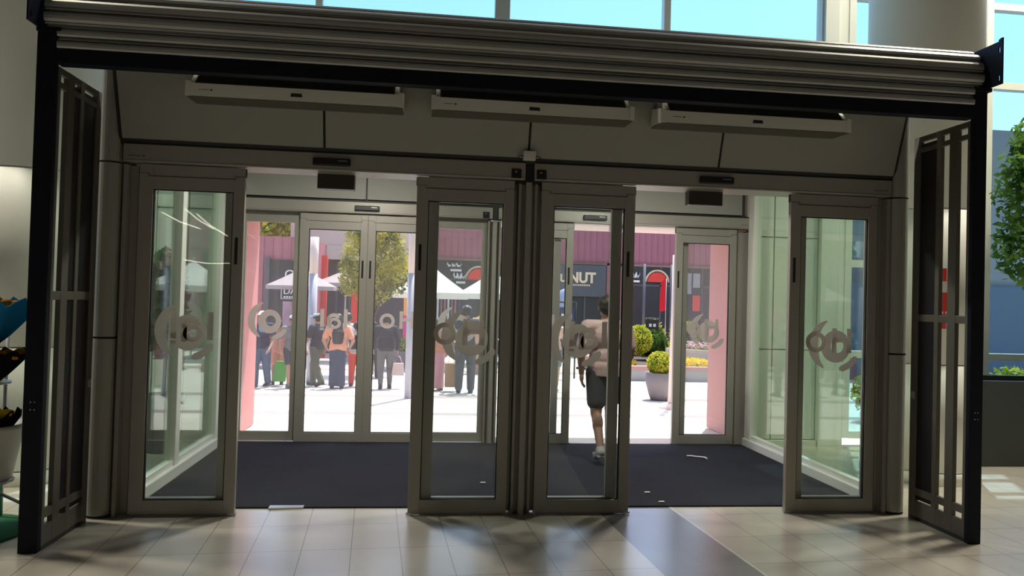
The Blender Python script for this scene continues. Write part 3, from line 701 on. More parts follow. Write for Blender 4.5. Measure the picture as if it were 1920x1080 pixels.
# ------------------------------------------------------------------ outside
SL = .013
def gz(y): return -SL*(y-3.2)
g = MB().add([(-60, 3.0, gz(3.2)), (60, 3.0, gz(3.2)), (60, 3.2, gz(3.2)), (-60, 3.2, gz(3.2)), (60, 80, gz(80)), (-60, 80, gz(80))], [(0, 1, 2, 3), (3, 2, 4, 5)])
g.add([(-60, 3.0, -.6), (60, 3.0, -.6), (60, 80, -1.8), (-60, 80, -1.8)], [(3, 2, 1, 0)])
struct(g.obj('ground', M['plaza']), 'pale sunlit plaza paving with darker bands beyond the doors', 'pavement')
b = MB().box(-2.46, -2.225, 3.12, 4.30, 0, 2.75); struct(b.obj('wall_fin_left', M['pink']), 'salmon pink wall end left of the outer doors', 'wall')
b = MB().box(4.05, 4.28, 3.12, 4.34, 0, 2.75); struct(b.obj('wall_fin_right', M['pink']), 'salmon pink wall end right of the outer doors', 'wall')
M['soffit'] = mat('pale_pink_render', (.72, .60, .57), .7, 0, .04, 2)
struct(MB().box(-2.46, 4.28, 3.12, 4.36, 2.75, 3.36).obj('roof_porch', M['soffit']), 'pale porch roof over the outer doors', 'roof')
M['txtw'] = M['signwhite']
def text(s, x, y, z, size, m, name='lettering', parent=None, ext=.01, bold=.0, sx=1.):
    c = bpy.data.curves.new(name, 'FONT'); c.body = s; c.size = size; c.extrude = ext; c.offset = bold; c.align_x = 'LEFT'
    o = bpy.data.objects.new(name, c); COL.objects.link(o); o.data.materials.append(m)
    o.location = (x, y, z); o.rotation_euler = (PI/2, 0, 0); o.scale = (sx, 1, 1)
    dg = bpy.context.evaluated_depsgraph_get(); me = bpy.data.meshes.new_from_object(o.evaluated_get(dg))
    w = bpy.data.objects.new(name, me); COL.objects.link(w); w.location = o.location; w.rotation_euler = o.rotation_euler; w.scale = o.scale
    bpy.data.objects.remove(o); bpy.data.curves.remove(c)
    if parent: w.parent = parent; w.matrix_parent_inverse = parent.matrix_basis.inverted()
    return w
# building on the right
G = gz(22)
t = thing('shop_building', (6, 24, G), 'long maroon shop building across the plaza on the right', 'building')
b = MB().box(.2, 16, 22, 28, G, 6.2)
for i in range(66): b.box(.2+i*.24, .2+i*.24+.03, 21.97, 22, 3.28, 6.2)
b.box(6.83, 7.62, 21.9, 22, G, 3.28).box(3.4, 4.3, 21.95, 22, G, 3.28)
b.obj('wall', M['maroon'], t)
MB().box(.2, 16, 21.9, 22.02, 3.20, 3.28).obj('fascia_edge', mat('rust_edge', (.30, .17, .12), .7), t)
def shopwin(x0, x1, parent, z1=3.2, y=21.93, n=3):
    o = MB().box(x0, x1, y, y+.06, G, z1).obj('shop_window', M['dark'], parent)
    b = MB()
    for i in range(n+1):
        x = x0+(x1-x0)*i/n; b.box(x-.03, x+.03, y-.03, y, G, z1)
    b.box(x0, x1, y-.03, y, 2.45, 2.52); b.obj('window_bars', M['greyp'], o); return o
shopwin(.25, 3.3, t); shopwin(4.4, 6.8, t, 1.99); shopwin(7.66, 9.6, t, 3.2); shopwin(9.65, 12.5, t)
for i, (x0, x1, z0, z1, m) in enumerate(((9.66, 10.16, 2.2, 3.0, 'signwhite'), (10.22, 10.5, 2.45, 3.0, 'concrete'), (10.22, 10.52, 1.55, 2.15, 'red'))):
    MB().box(x0, x1, 21.85, 21.9, z0, z1).obj('window_poster', M[m] if m != 'signwhite' else M['concrete'], t)
def archsign(x, z, r, parent):
    b = MB()
    for rr, w in ((r, .03), (r*.92, .02)): arc2(b, x, z, rr, w, 0, 180, 21.80, 21.86, 24, False)
    o = b.obj('arch_sign', M['signcream'], parent)
    P = [(x+r*.82*math.cos(PI*i/20), z+r*.82*math.sin(PI*i/20)) for i in range(21)]
    MB().prism(P, 21.82, 21.87).obj('arch_panel', M['red'], o)
archsign(8.79, 2.62, .46, t); archsign(1.95, 2.5, .5, t)
def squiggle(x, z, w, h, parent):
    b = MB(); pts = [(x+w*i/24, 21.84, z+h*(.5+.5*math.sin(i*1.7))*(1 if i % 7 < 4 else .5)) for i in range(25)]
    b.tube(pts, .028, 6); b.box(x+w*.25, x+w, 21.83, 21.86, z-.16, z-.08)
    b.obj('script_sign', M['signwhite'], parent)
squiggle(7.7, 2.75, .4, .25, t); squiggle(.75, 2.95, .55, .16, t); squiggle(1.0, 2.5, .45, .25, t)
t = thing('shop_sign', (5.6, 21.85, 2.0), 'charcoal shop sign board with cream capital letters', 'sign')
MB().box(4.35, 6.78, 21.80, 21.88, 1.99, 3.18).obj('board', M['greyp'], t)
text('n', 4.62, 21.78, 2.53, .62, M['signcream'], parent=t, ext=.02, bold=.012)
text('u', 4.98, 21.78, 2.53, .62, M['signcream'], parent=t, ext=.02, bold=.012)
text('NUT', 5.34, 21.78, 2.52, .54, M['signcream'], parent=t, ext=.02, bold=.02, sx=.91)
b = MB()
for i in range(9): b.box(5.42+i*.085, 5.42+i*.085+.06, 21.775, 21.79, 2.39, 2.445)
b.obj('small_lettering', M['signcream'], t)
# flags, posts and boards before the right shops
def slim_post(x, y, z1, label, r=.05):
    tag(MB().tube([(x, y, gz(y)), (x, y, z1)], r, 12).obj('shop_post', M['greyp']), label, 'post', 'dark posts before the shops')
slim_post(7.74, 20, 3.2, 'dark slim post left of the red banner'); slim_post(8.74, 20, 3.2, 'dark slim post right of the red banner')
t = thing('banner', (8.45, 20, gz(20)), 'tall narrow red feather banner before the arched shop sign', 'banner')
MB().tube([(8.55, 20, gz(20)), (8.55, 20, 2.7)], .018, 8).obj('pole', M['metal'], t)
b = MB(); P = [(8.53, 1.55), (8.53, 2.72), (8.46, 2.70), (8.36, 2.45), (8.33, 2.1), (8.32, 1.5)]; b.prism(P, 19.99, 20.01); b.obj('cloth', thinmat('red_cloth', (.75, .05, .06), .4), t)
t = thing('menu_board', (6.82, 16, gz(16)), 'black board on legs behind the round bush', 'board')
MB().box(6.62, 7.02, 15.97, 16.0, .95, 1.30).obj('board', M['black'], t)
MB().tube([(6.64, 16, gz(16)), (6.64, 16, 1.35)], .015, 6).tube([(7.0, 16, gz(16)), (7.0, 16, 1.35)], .015, 6).tube([(6.6, 16, 1.34), (7.04, 16, 1.34)], .012, 6).obj('stand', M['greyp'], t)
for x in (6.72, 6.85): MB().box(x, x+.08, 15.965, 15.972, 1.08, 1.17).obj('mark', M['signwhite'], t)
t = thing('sandwich_board', (3.45, 12, gz(12)), 'navy board with white strip in a dark frame beside the walker', 'board')
MB().box(3.22, 3.62, 11.98, 12.02, 1.05, 1.62).obj('board', mat('navy_board', (.02, .03, .09), .5), t)
MB().box(3.30, 3.56, 11.97, 11.985, 1.34, 1.46).obj('white_strip', M['signwhite'], t)
MB().tube([(3.66, 12, gz(12)), (3.66, 12, 1.75)], .022, 8).tube([(3.18, 12, gz(12)), (3.18, 12, 1.75)], .022, 8).tube([(3.18, 12, 1.74), (3.66, 12, 1.74)], .02, 8).obj('frame', M['black'], t)
t = thing('folded_parasol', (3.25, 13.5, gz(13.5)), 'pale blue folded parasol leaning above the navy board', 'parasol')
MB().tube([(3.1, 13.5, gz(13.5)), (3.4, 13.5, 1.1), (3.72, 13.5, 2.1)], .02, 8).obj('pole', M['metal'], t)
MB().tube([(3.35, 13.5, 1.2), (3.45, 13.5, 1.5), (3.62, 13.5, 2.0), (3.66, 13.5, 2.1)], [.05, .16, .12, .02], 12).obj('canopy', thinmat('pale_blue_cloth', (.45, .52, .75), .3), t)
t = thing('counter_stall', (2.6, 13, gz(13)), 'small stall with a turquoise top seen through the third door', 'stall')
MB().rbox(2.2, 3.0, 12.7, 13.3, 1.55, 1.75, .02).obj('top', mat('turquoise', (.05, .35, .33), .5), t)
MB().box(2.3, 2.9, 12.8, 13.2, gz(13), 1.0).obj('counter', M['greyp'], t)
b = MB()
for x in (2.25, 2.95):
    for y in (12.75, 13.25): b.tube([(x, y, gz(13)), (x, y, 1.56)], .02, 6)
b.obj('legs', M['metal'], t)
t = thing('disc_sign', (7.1, 21.85, 1.9), 'small round crimson disc sign on the maroon pier', 'sign')
MB().tube([(7.05, 21.84, 1.95), (7.05, 21.895, 1.95)], .22, 20).obj('disc', mat('crimson', (.5, .02, .09), .5), t)
# building on the left
G2 = gz(16)
t = thing('corner_shop', (-7, 17, G2), 'maroon clad corner shop on the left with a dark window', 'building')
b = MB().box(-16, -3.25, 16, 19, G2, 3.40)
for i in range(50): b.box(-15.9+i*.25, -15.87+i*.25, 15.97, 16, G2, 3.4)
b.obj('wall', M['maroon'], t)
o = MB().box(-4.42, -3.3, 15.9, 15.98, G2, 2.72).obj('shop_window', M['dark'], t)
MB().box(-4.55, -4.42, 15.88, 16, G2, 2.78).obj('window_bars', M['greyp'], o)
MB().box(-4.02, -3.32, 15.86, 15.9, .85, 1.55).obj('window_poster', mat('poster_print', (.35, .22, .30), .6, 0, .8, 3), t)
text('OO', -4.0, 15.86, 2.20, .36, M['signwhite'], parent=t)
text('DAVA', -4.02, 15.86, 1.76, .26, M['signwhite'], parent=t)
b = MB().box(-4.06, -3.32, 15.86, 15.88, 1.62, 1.635).box(-4.08, -4.065, 15.86, 15.88, 1.62, 2.0)
for i in range(10): b.box(-4.0+i*.07, -4.0+i*.07+.045, 15.86, 15.88, 1.655, 1.70)
b.obj('small_lettering', M['signwhite'], t)
t = thing('cream_building', (-2.2, 21, gz(20)), 'cream upper building behind the white pole and the tree', 'building')
b = MB().box(-4.6, .1, 20, 26, 3.0, 7.5)
for i in range(9): b.box(-4.6, .1, 19.985, 20, 3.0+i*.5, 3.02+i*.5)
b.box(-4.6, .1, 20.5, 26, gz(20), 3.0); b.obj('wall', M['cream'], t)
MB().box(-3.9, .05, 20.35, 20.5, gz(20), 2.95).obj('shop_window', M['dark'], t)
b = MB()
for x in (-3.6, -3.05, -2.6, -2.4, -2.0): b.box(x-.04, x+.04, 20.3, 20.35, gz(20), 2.95)
b.obj('window_bars', M['greyp'], t)
def red_pillar(x, y, z1, w, label): tag(MB().box(x-w, x+w, y-.1, y+.1, gz(y), z1).obj('red_pillar', M['red']), label, 'pillar', 'red pillars before the cream building')
red_pillar(-3.19, 18, 3.0, .11, 'bright red square pillar right of the white pole'); red_pillar(-2.13, 17.5, 1.9, .13, 'short bright red pillar behind the dark plaza tree')
# white poles
def white_pole(x, y, z1, r, zs, label):
    t = thing('white_pole', (x, y, gz(y)), label, 'pole', 'white poles on the plaza')
    MB().tube([(x, y, zs), (x, y, z1)], r, 20).obj('upper_shaft', M['soffit'], t)
    MB().tube([(x, y, gz(y)), (x, y, zs)], r, 20).obj('lower_shaft', mat('lavender_grey', (.42, .42, .50), .5, 0, .03), t)
white_pole(-2.38, 10.3, 2.98, .09, 2.2, 'white round pole between the maroon shop and the red pillar')
white_pole(-.25, 7.5, 3.3, .075, 2.18, 'white round pole beside the second open door')
t = thing('sign_pole', (4.2, 6.5, gz(6.5)), 'slim pale pink pole on a round base beside the grey pot', 'pole')
MB().tube([(4.24, 6.5, gz(6.5)+.06), (4.26, 6.5, 1.5), (4.27, 6.5, 2.6)], .045, 14).obj('shaft', M['soffit'], t)
MB().lathe([(.20, 0), (.19, .05), (.12, .085), (.05, .09)], (4.23, 6.5, gz(6.5)), 24).obj('base', M['soffit'], t)
# parasols
def parasol(x, y, zt, ze, r, m, label, n=8, val=.12, logo=None, rot=0):
    t = thing('parasol', (x, y, gz(y)), label, 'parasol')
    c = [(x+r*math.cos(2*PI*(i+.5)/n+rot), y+r*math.sin(2*PI*(i+.5)/n+rot)) for i in range(n)]
    top = (x, y, zt); b = MB()
    for i in range(n):
        a, q = c[i], c[(i+1) % n]; K = 4
        rows = []
        for k in range(K+1):
            f = k/K; zz = zt+(ze-zt)*(f**.85)
            rows.append([(x+(a[0]-x)*f+(q[0]-a[0])*f*s, y+(a[1]-y)*f+(q[1]-a[1])*f*s, zz+.03*f*(1-abs(2*s-1))*0-.05*math.sin(PI*s)*f*0) for s in (0, .5, 1)])
        for k in range(K):
            p0, p1, p2 = rows[k]; r0, r1, r2 = rows[k+1]
            b.add([p0, p1, p2, r0, r1, r2], [(0, 3, 4, 1), (1, 4, 5, 2)])
        b.add([(*a, ze), (*q, ze), (*q, ze-val), (*a, ze-val)], [(0, 1, 2, 3)])
    cano = b.obj('canopy', m, t)
    so = cano.modifiers.new('thickness', 'SOLIDIFY'); so.thickness = .006
    MB().tube([(x, y, gz(y)), (x, y, zt+.04)], .028, 10).ell((x, y, zt+.06), (.04, .04, .05), 8, 6).obj('pole', M['metal'], t)
    b = MB()
    for i in range(n): b.tube([(x, y, zt-.08), (x+(c[i][0]-x)*.97, y+(c[i][1]-y)*.97, ze-.025)], .010, 5)
    b.obj('ribs', M['metal'], t)
    MB().lathe([(.3, 0), (.3, .06), (.05, .09)], (x, y, gz(y)), 20).obj('base', M['concrete'], t)
    return t
parasol(-3.3, 14.6, 2.50, 1.98, .95, M['fabg'], 'grey pink parasol before the dark shop window', 8, .1)
parasol(-2.35, 16.5, 2.55, 2.12, .95, M['fabg'], 'grey parasol behind the white pole and the tree', 8, .1)
parasol(.12, 14.4, 2.70, 1.90, 1.38, M['fabw'], 'large white parasol left in the pair, with a small mark', 4, .16, 1, 0)
parasol(1.98, 16.4, 2.64, 1.93, 1.42, M['fabw'], 'large white parasol right in the pair', 4, .16, 1, 0)
# trees
tree(-1.25, 12.2, gz(12.2), 3.2, [(-1.65, 12.2, 2.55, .42, .5, .8), (-1.0, 12.2, 2.75, .60, .5, .8), (-1.3, 12.1, 3.35, .75, .55, .55), (-.70, 12.2, 2.35, .36, .4, .6), (-1.85, 12.2, 2.1, .26, .4, .4), (-1.25, 12.2, 1.95, .5, .4, .45)], 6500, .05, M['leaf'], 'green leafy tree in front of the cream building', 11, .07)
for k, (x, y, s, l) in enumerate(((-8.7, 24, 1.1, 'yellow green tree top above the maroon corner shop'), (-6.25, 24, 1.0, 'yellow green tree behind the corner shop near the white pole'))):
    tree(x, y, gz(y), 4, [(x, y, 4.0, s, 1.2, 1.2), (x+s*.5, y, 4.6, s*.6, .9, 1.0), (x-s*.5, y, 4.9, s*.6, .9, 1)], 3000, .16, M['leaf_y'], l, 20+k, .12)
# planting on the right
t = thing('planter_pot', (4.42, 7.7, gz(7.7)), 'round mauve grey pot tapering to its foot by the outer doors', 'pot')
MB().lathe([(.155, 0), (.20, .12), (.25, .30), (.275, .52), (.25, .52), (.24, .47), (.01, .47)], (4.42, 7.7, gz(7.7)), 36).obj('shell', M['pot'], t)
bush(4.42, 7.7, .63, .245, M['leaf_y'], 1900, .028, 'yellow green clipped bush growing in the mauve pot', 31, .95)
t = thing('raised_bed', (7, 12, gz(12)), 'long raised flower bed with a reddish coping on the right', 'flower bed')
MB().box(4.6, 10.3, 11.6, 11.75, gz(12)-.02, .16).box(4.6, 4.75, 11.75, 15.7, gz(12)-.06, .16).obj('wall', M['concrete'], t)
MB().box(4.55, 10.3, 11.55, 11.8, .16, .25).box(4.55, 4.8, 11.8, 15.7, .16, .25).obj('coping', M['brick'], t)
MB().box(4.75, 10.3, 11.75, 15.7, gz(12)-.06, .18).obj('soil', M['soil'], t)
MB().add([(6.3, 13.0, .18), (10.3, 13.0, .18), (10.3, 13.1, .18), (6.3, 13.1, .18), (6.3, 13.0, .62), (10.3, 13.0, .46), (10.3, 13.1, .46), (6.3, 13.1, .62)], [(3, 2, 1, 0), (4, 5, 6, 7), (0, 1, 5, 4), (1, 2, 6, 5), (2, 3, 7, 6), (3, 0, 4, 7)]).obj('kerb', M['soffit'], t)
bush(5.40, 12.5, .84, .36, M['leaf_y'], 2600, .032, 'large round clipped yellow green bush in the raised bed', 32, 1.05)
def flowers(x, y, z, r, m, n, label, seed):
    t = thing('flower_clump', (x, y, z), label, 'flowers'); leaves('petals', [(x, y, z+.10, r, r*.6, .13)], n, .03, m, t, seed, .8, .3)
    leaves('foliage', [(x, y, z+.04, r, r*.6, .09)], n, .04, M['leaf'], t, seed+1, .5, .3)
flowers(4.95, 12.1, .18, .3, M['flower'], 500, 'yellow flowers left of the large round bush', 40)
flowers(6.75, 12.3, .20, .85, M['flower'], 1500, 'long clump of yellow flowers seen through the right outer door', 41)
flowers(7.3, 13.8, .55, .6, M['pinkfl'], 300, 'pink and white flowers above the pale kerb', 42)
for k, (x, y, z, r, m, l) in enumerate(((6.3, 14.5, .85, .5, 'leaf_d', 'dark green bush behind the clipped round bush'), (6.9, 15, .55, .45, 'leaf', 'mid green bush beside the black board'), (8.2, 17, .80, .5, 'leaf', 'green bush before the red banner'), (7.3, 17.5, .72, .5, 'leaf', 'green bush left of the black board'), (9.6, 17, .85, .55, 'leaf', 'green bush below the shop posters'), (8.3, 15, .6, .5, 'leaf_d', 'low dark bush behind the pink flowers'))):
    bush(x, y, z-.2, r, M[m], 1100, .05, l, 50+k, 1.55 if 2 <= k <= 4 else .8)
t = thing('box_planter', (-.3, 14.3, gz(14.3)), 'square lavender grey planter beside the woman in black', 'planter')
MB().rbox(-.78, -.22, 14.0, 14.6, gz(14.3), .32, .02).obj('box', M['pot'], t)
bush(-.5, 14.3, .45, .25, M['leaf_y'], 700, .035, 'yellow green bush in the square planter', 60, .9)
tag(MB().rbox(-.25, -.0, 12.3, 12.5, gz(12.4), .45, .02).obj('litter_bin', mat('teal_bin', (.05, .25, .28), .5)), 'low teal bin beside the square planter', 'bin')
# beyond the right hand windows
t = thing('grey_building', (14, 15, 0), 'dark blue grey building seen through the right window', 'building')
MB().box(10.5, 26, 13, 18, -.2, 2.5).obj('wall', mat('slate_render', (.15, .17, .21), .7), t)
MB().box(12, 26, 13.2, 18, 2.5, 6.9).obj('upper_storey', mat('taupe_render', (.35, .30, .27), .8), t)
for k, (x, y, z, r) in enumerate(((7.2, 5.0, .40, .50), (8.4, 5.3, .44, .55), (9.6, 5.2, .42, .52), (6.1, 5.2, .33, .42), (10.8, 5.4, .42, .52))):
    bush(x, y, z, r, M['leaf_y'], 900, .05, ('yellow green garden bush outside the right window, %s' % ['by the planter left end', 'behind the indoor tree', 'far right of the tree', 'behind the round column', 'last in the row'][k]), 70+k, .9)
for k, (x, y, h, l) in enumerate(((-6.0, 6.5, 3.0, 'garden tree outside the left windows'), (-4.2, 7.5, 2.4, 'small garden tree outside the low left window'))):
    tree(x, y, gz(y), h, [(x, y, h, .9, .8, .9), (x+.4, y, h*.7, .6, .6, .6)], 1500, .09, M['leaf'], l, 80+k, .06)

# ------------------------------------------------------------------ people
def blob(name, mb, m, parent, vox=.011, smooth=4):
    o = mb.obj(name, m, parent, fix=False)
    bm = bmesh.new(); bm.from_mesh(o.data); bmesh.ops.recalc_face_normals(bm, faces=bm.faces); bm.to_mesh(o.data); bm.free()
    r = o.modifiers.new('r', 'REMESH'); r.mode = 'VOXEL'; r.voxel_size = vox; r.use_smooth_shade = True
    s = o.modifiers.new('s', 'SMOOTH'); s.iterations = smooth; s.factor = .5
    dg = bpy.context.evaluated_depsgraph_get(); me = bpy.data.meshes.new_from_object(o.evaluated_get(dg)); o.modifiers.clear()
    old = o.data; o.data = me; bpy.data.meshes.remove(old)
    if not me.materials: me.materials.append(m)
    return o
SK = mat('skin', (.42, .24, .17), .55, 0, .05); SKT = mat('tanned_skin', (.30, .16, .11), .55, 0, .05)
def cmat(n, c): return mat(n, c, .85, 0, .12, 12)
HB = mat('black_hair', (.012, .010, .010), .5, 0, .2, 40); HBR = mat('dark_brown_hair', (.03, .02, .015), .5, 0, .2, 40)
def person(x, y, h, rz, label, top, bottom, skin=SK, hair=HB, hairstyle='short', sleeve='short', legs='long', stride=0., armsw=0., shoe=None, capm=None, lean=0., vox=.012, facing_eyes=False, lelb=.08, relb=.08, build=1.12):
    z0 = gz(y) if y > 3.2 else .014
    t = thing('person', (x, y, z0), label, 'person', None, rz)
    def P(v): return (v[0], v[1], v[2])
    S = h/1.75
    def W(v):
        v = Vector(v)*S; return v
    class B(MB):
        pass
    def finish(name, mb, m, v=vox):
        # local figure is built facing +y at the origin, then carried to its place
        T = Matrix.Translation((x, y, z0)) @ Matrix.Rotation(rz, 4, 'Z') @ Matrix.Diagonal((S*build, S*build, S, 1))
        mb.v = [(T @ Vector(p))[:] for p in mb.v]
        return blob(name, mb, m, t, v)
    # joints
    hipL, hipR = (-.09, 0, .92), (.09, 0, .92)
    s = stride
    kL, kR = (-.10, -.14*s+.03, .49), (.10, .22*s+.03, .50)
    aL, aR = (-.10, -.38*s, .09+.10*max(0, s)), (.10, .27*s, .09)
    cy_ = lean
    chest = (0, cy_*.6, 1.30); waist = (0, cy_*.2, 1.08); pel = (0, 0, .96)
    shL, shR = (-.185, cy_, 1.42), (.185, cy_, 1.42)
    eL, eR = (-.235-lelb*.3, cy_+armsw*.13-.02, 1.13), (.235+relb*.3, cy_-armsw*.13-.02, 1.13)
    wL, wR = (-.25, cy_+armsw*.30+.06+lelb*.4, .89+lelb*.3), (.25, cy_-armsw*.26+.06+relb*.4, .89+relb*.3)
    nk = (0, cy_-.005, 1.47); hd = (0, cy_+.02, 1.625)
    # one continuous body
    b = MB(); b.ell(pel, (.155, .105, .12)).ell(waist, (.135, .095, .14)).ell(chest, (.165, .105, .17)).cap(shL, shR, .065, .065)
    b.cap(nk, (0, cy_+.005, 1.56), .055, .052)
    b.ell((0, hd[1], hd[2]+.012), (.077, .093, .108)).ell((0, hd[1]+.028, hd[2]-.05), (.056, .062, .066)).ell((0, hd[1]+.092, hd[2]-.012), (.014, .022, .022), 8, 6)
    b.ell((-.077, hd[1]-.005, hd[2]-.005), (.012, .02, .032), 8, 6).ell((.077, hd[1]-.005, hd[2]-.005), (.012, .02, .032), 8, 6)
    b.ell((0, hd[1]+.082, hd[2]-.055), (.024, .01, .008), 8, 6)
    for sh, e, w, sg in ((shL, eL, wL, -1), (shR, eR, wR, 1)):
        b.cap(sh, e, .052, .042).cap(e, w, .042, .028)
        w = Vector(w); d = (w-Vector(e)).normalized(); k = w+d*.05
        b.ell(k[:], (.022, .042, .052), 10, 8)
        fw = Vector((0, 1, 0)); side = Vector((-sg, 0, 0))
        for i, (oy, ln) in enumerate(((-.030, .062), (-.010, .078), (.011, .082), (.031, .072))):
            p0 = k+d*.035+fw*oy; p1 = p0+d*ln*.5+side*.006; p2 = p1+d*ln*.45+side*.022
            b.cap(p0[:], p1[:], .0105, .0095, 8).cap(p1[:], p2[:], .0095, .0085, 8)
        p0 = k-d*.012+fw*.036; p1 = p0+d*.035+fw*.028+side*.01; p2 = p1+d*.032+fw*.004+side*.008
        b.cap(p0[:], p1[:], .0125, .011, 8).cap(p1[:], p2[:], .011, .009, 8)
    for hp, k, a in ((hipL, kL, aL), (hipR, kR, aR)):
        b.cap(hp, k, .088, .056).cap(k, a, .052, .036)
        m1 = Vector(k).lerp(Vector(a), .28); b.ell((m1.x, m1.y-.018, m1.z), (.052, .055, .12), 12, 8)
        b.cap(a, (a[0], a[1]+.12, a[2]-.055), .036, .03)
    finish('body', b, skin, min(vox, .0095))
    if facing_eyes:
        e = MB()
        for sx in (-.03, .03): e.ell((sx, hd[1]+.083, hd[2]+.012), (.010, .006, .007), 8, 6)
        T = Matrix.Translation((x, y, z0)) @ Matrix.Rotation(rz, 4, 'Z') @ Matrix.Diagonal((S*build, S*build, S, 1)); e.v = [(T @ Vector(p))[:] for p in e.v]; e.obj('eyes', M['black'], t)
    # upper garment
    g = .014
    u = MB(); u.ell((0, waist[1]*.5, .985), (.186, .138, .12)).ell(waist, (.155+g, .112+g, .17)).ell(chest, (.175+g, .115+g, .17)).cap((shL[0]+.01, shL[1], shL[2]-.005), (shR[0]-.01, shR[1], shR[2]-.005), .076, .076).cap((0, cy_, 1.42), (0, cy_, 1.475), .085, .062)
    for sh, e, w in ((shL, eL, wL), (shR, eR, wR)):
        if sleeve == 'none': u.cap(sh, Vector(sh).lerp(Vector(e), .12)[:], .068, .062)
        elif sleeve == 'short': u.cap(sh, Vector(sh).lerp(Vector(e), .72)[:], .072, .066)
        else: u.cap(sh, e, .068, .055).cap(e, Vector(e).lerp(Vector(w), .93)[:], .054, .042)
    u.rings([[(.182*math.cos(2*PI*j/20), .136*math.sin(2*PI*j/20), z) for j in range(20)] for z in (.885, .93, .99)])
    finish('shirt', u, top)
    # lower garment
    l = MB(); l.ell((0, 0, .95), (.172, .122, .12))
    if legs == 'skirt':
        l.rings([[(.17*f*math.cos(2*PI*j/20)*1.0, .125*f*1.1*math.sin(2*PI*j/20), z) for j in range(20)] for f, z in ((.85, 1.05), (1.0, .92), (1.0, .7), (.98, .4), (1.02, .06))])
    else:
        for hp, k, a in ((hipL, kL, aL), (hipR, kR, aR)):
            if legs == 'short': l.cap(hp, Vector(hp).lerp(Vector(k), .72)[:], .107, .092)
            elif legs == 'tight': m1 = Vector(k).lerp(Vector(a), .28); l.ell((m1.x, m1.y-.018, m1.z), (.066, .070, .14), 12, 8).cap(hp, k, .10, .078).cap(k, Vector(k).lerp(Vector(a), .95)[:], .075, .052)
            else: m1 = Vector(k).lerp(Vector(a), .28); l.ell((m1.x, m1.y-.018, m1.z), (.066, .070, .14), 12, 8).cap(hp, k, .106, .084).cap(k, Vector(k).lerp(Vector(a), 1.0)[:], .082, .068)
    finish('shorts' if legs == 'short' else 'skirt' if legs == 'skirt' else 'trousers', l, bottom)
    for k_, a in ((kL, aL), (kR, aR)):
        f = MB(); tip = .0 if a[2] < .12 else -.06
        f.cap((a[0], a[1]-.035, a[2]-.035), (a[0], a[1]+.13, a[2]-.05+tip), .047, .04).ell((a[0], a[1], a[2]-.01), (.045, .055, .045)).box(a[0]-.042, a[0]+.042, a[1]-.075, a[1]+.16, a[2]-.09, a[2]-.066)
        finish('shoe', f, shoe or M['black'], .009)
    hr = MB()
    if hairstyle != 'bald':
        hr.ell((0, hd[1]-.008, hd[2]+.035), (.090, .106, .105)).ell((0, hd[1]-.035, hd[2]-.005), (.086, .075, .085))
        if hairstyle == 'long':
            hr.cap((0, hd[1]-.05, hd[2]), (0, cy_-.10, 1.28), .085, .11).cap((0, cy_-.11, 1.30), (0, cy_-.105, 1.12), .11, .08).cap((-.05, cy_-.1, 1.3), (-.05, cy_-.1, 1.1), .08, .06).cap((.05, cy_-.1, 1.3), (.05, cy_-.1, 1.1), .08, .06)
        finish('hair', hr, hair, .010)
    if capm:
        c = MB(); c.ell((0, hd[1], hd[2]+.06), (.090, .105, .075)).ell((0, hd[1]+.11, hd[2]+.045), (.07, .08, .012)); finish('cap', c, capm, .009)
    return t, (lambda v: (Matrix.Translation((x, y, z0)) @ Matrix.Rotation(rz, 4, 'Z') @ Matrix.Diagonal((S*build, S*build, S, 1)) @ Vector(v))[:])
C = cmat
# the walker
tw, Lw = person(2.01, 2.13, 1.80, 0.0, 'person in a pink tee and dark shorts walking out through the open doors', C('pink_tee', (.52, .36, .35)), C('charcoal_shorts', (.035, .037, .045)), SKT, HBR, 'short', 'short', 'short', .75, -.55, M['concrete'], vox=.009, build=1.12, lelb=.10, relb=.10)
wb_ = MB().tube([Lw((-.250+.036*math.cos(a*PI/10), -.02+.042*math.sin(a*PI/10), .965)) for a in range(21)], .012, 6)
wb_.obj('wristband', M['black'], tw)
# the passers-by
t1, L1 = person(-3.12, 9.0, 1.48, PI-.25, 'person in white cap and navy shirt with a round blue print', C('navy_shirt', (.02, .03, .07)), C('blue_jeans', (.07, .11, .20)), SK, HB, 'short', 'short', 'long', .25, .3, capm=M['signwhite'], facing_eyes=True)
b = MB().tube([(-3.09, 8.845, 1.08), (-3.085, 8.835, 1.08)], .085, 20); b.obj('print', mat('blue_print', (.10, .25, .40), .8), t1)
t2, L2 = person(-2.55, 9.0, 1.42, PI+.5, 'person in grey tee and dark shorts beside the grey door post', C('grey_tee', (.16, .16, .18)), C('dark_shorts', (.04, .045, .06)), SK, HB, 'short', 'short', 'short', .35, .35, M['greyp'], capm=M['signwhite'], facing_eyes=True)
t3, L3 = person(-2.13, 9.35, 1.46, PI/2-.5, 'person in black tee, olive trousers and pale cap, mid stride', C('black_tee', (.025, .025, .035)), C('olive_trousers', (.10, .11, .08)), SK, HB, 'short', 'short', 'long', .55, .5, capm=C('pale_cap', (.40, .45, .58)))
t4, L4 = person(-1.68, 9.0, 1.46, 0.05, 'person with long dark hair, orange sleeves and navy skirt, back turned', C('orange_top', (.75, .32, .20)), C('navy_skirt', (.04, .05, .10)), SK, HB, 'long', 'short', 'skirt', 0, .1, lelb=.2, relb=.25)
t5, L5 = person(-1.60, 10.05, 1.48, .1, 'person in blue jeans half hidden behind the long haired person', C('white_top', (.6, .55, .52)), C('jeans_light', (.10, .16, .28)), SK, HBR, 'short', 'short', 'tight', .1, .1)
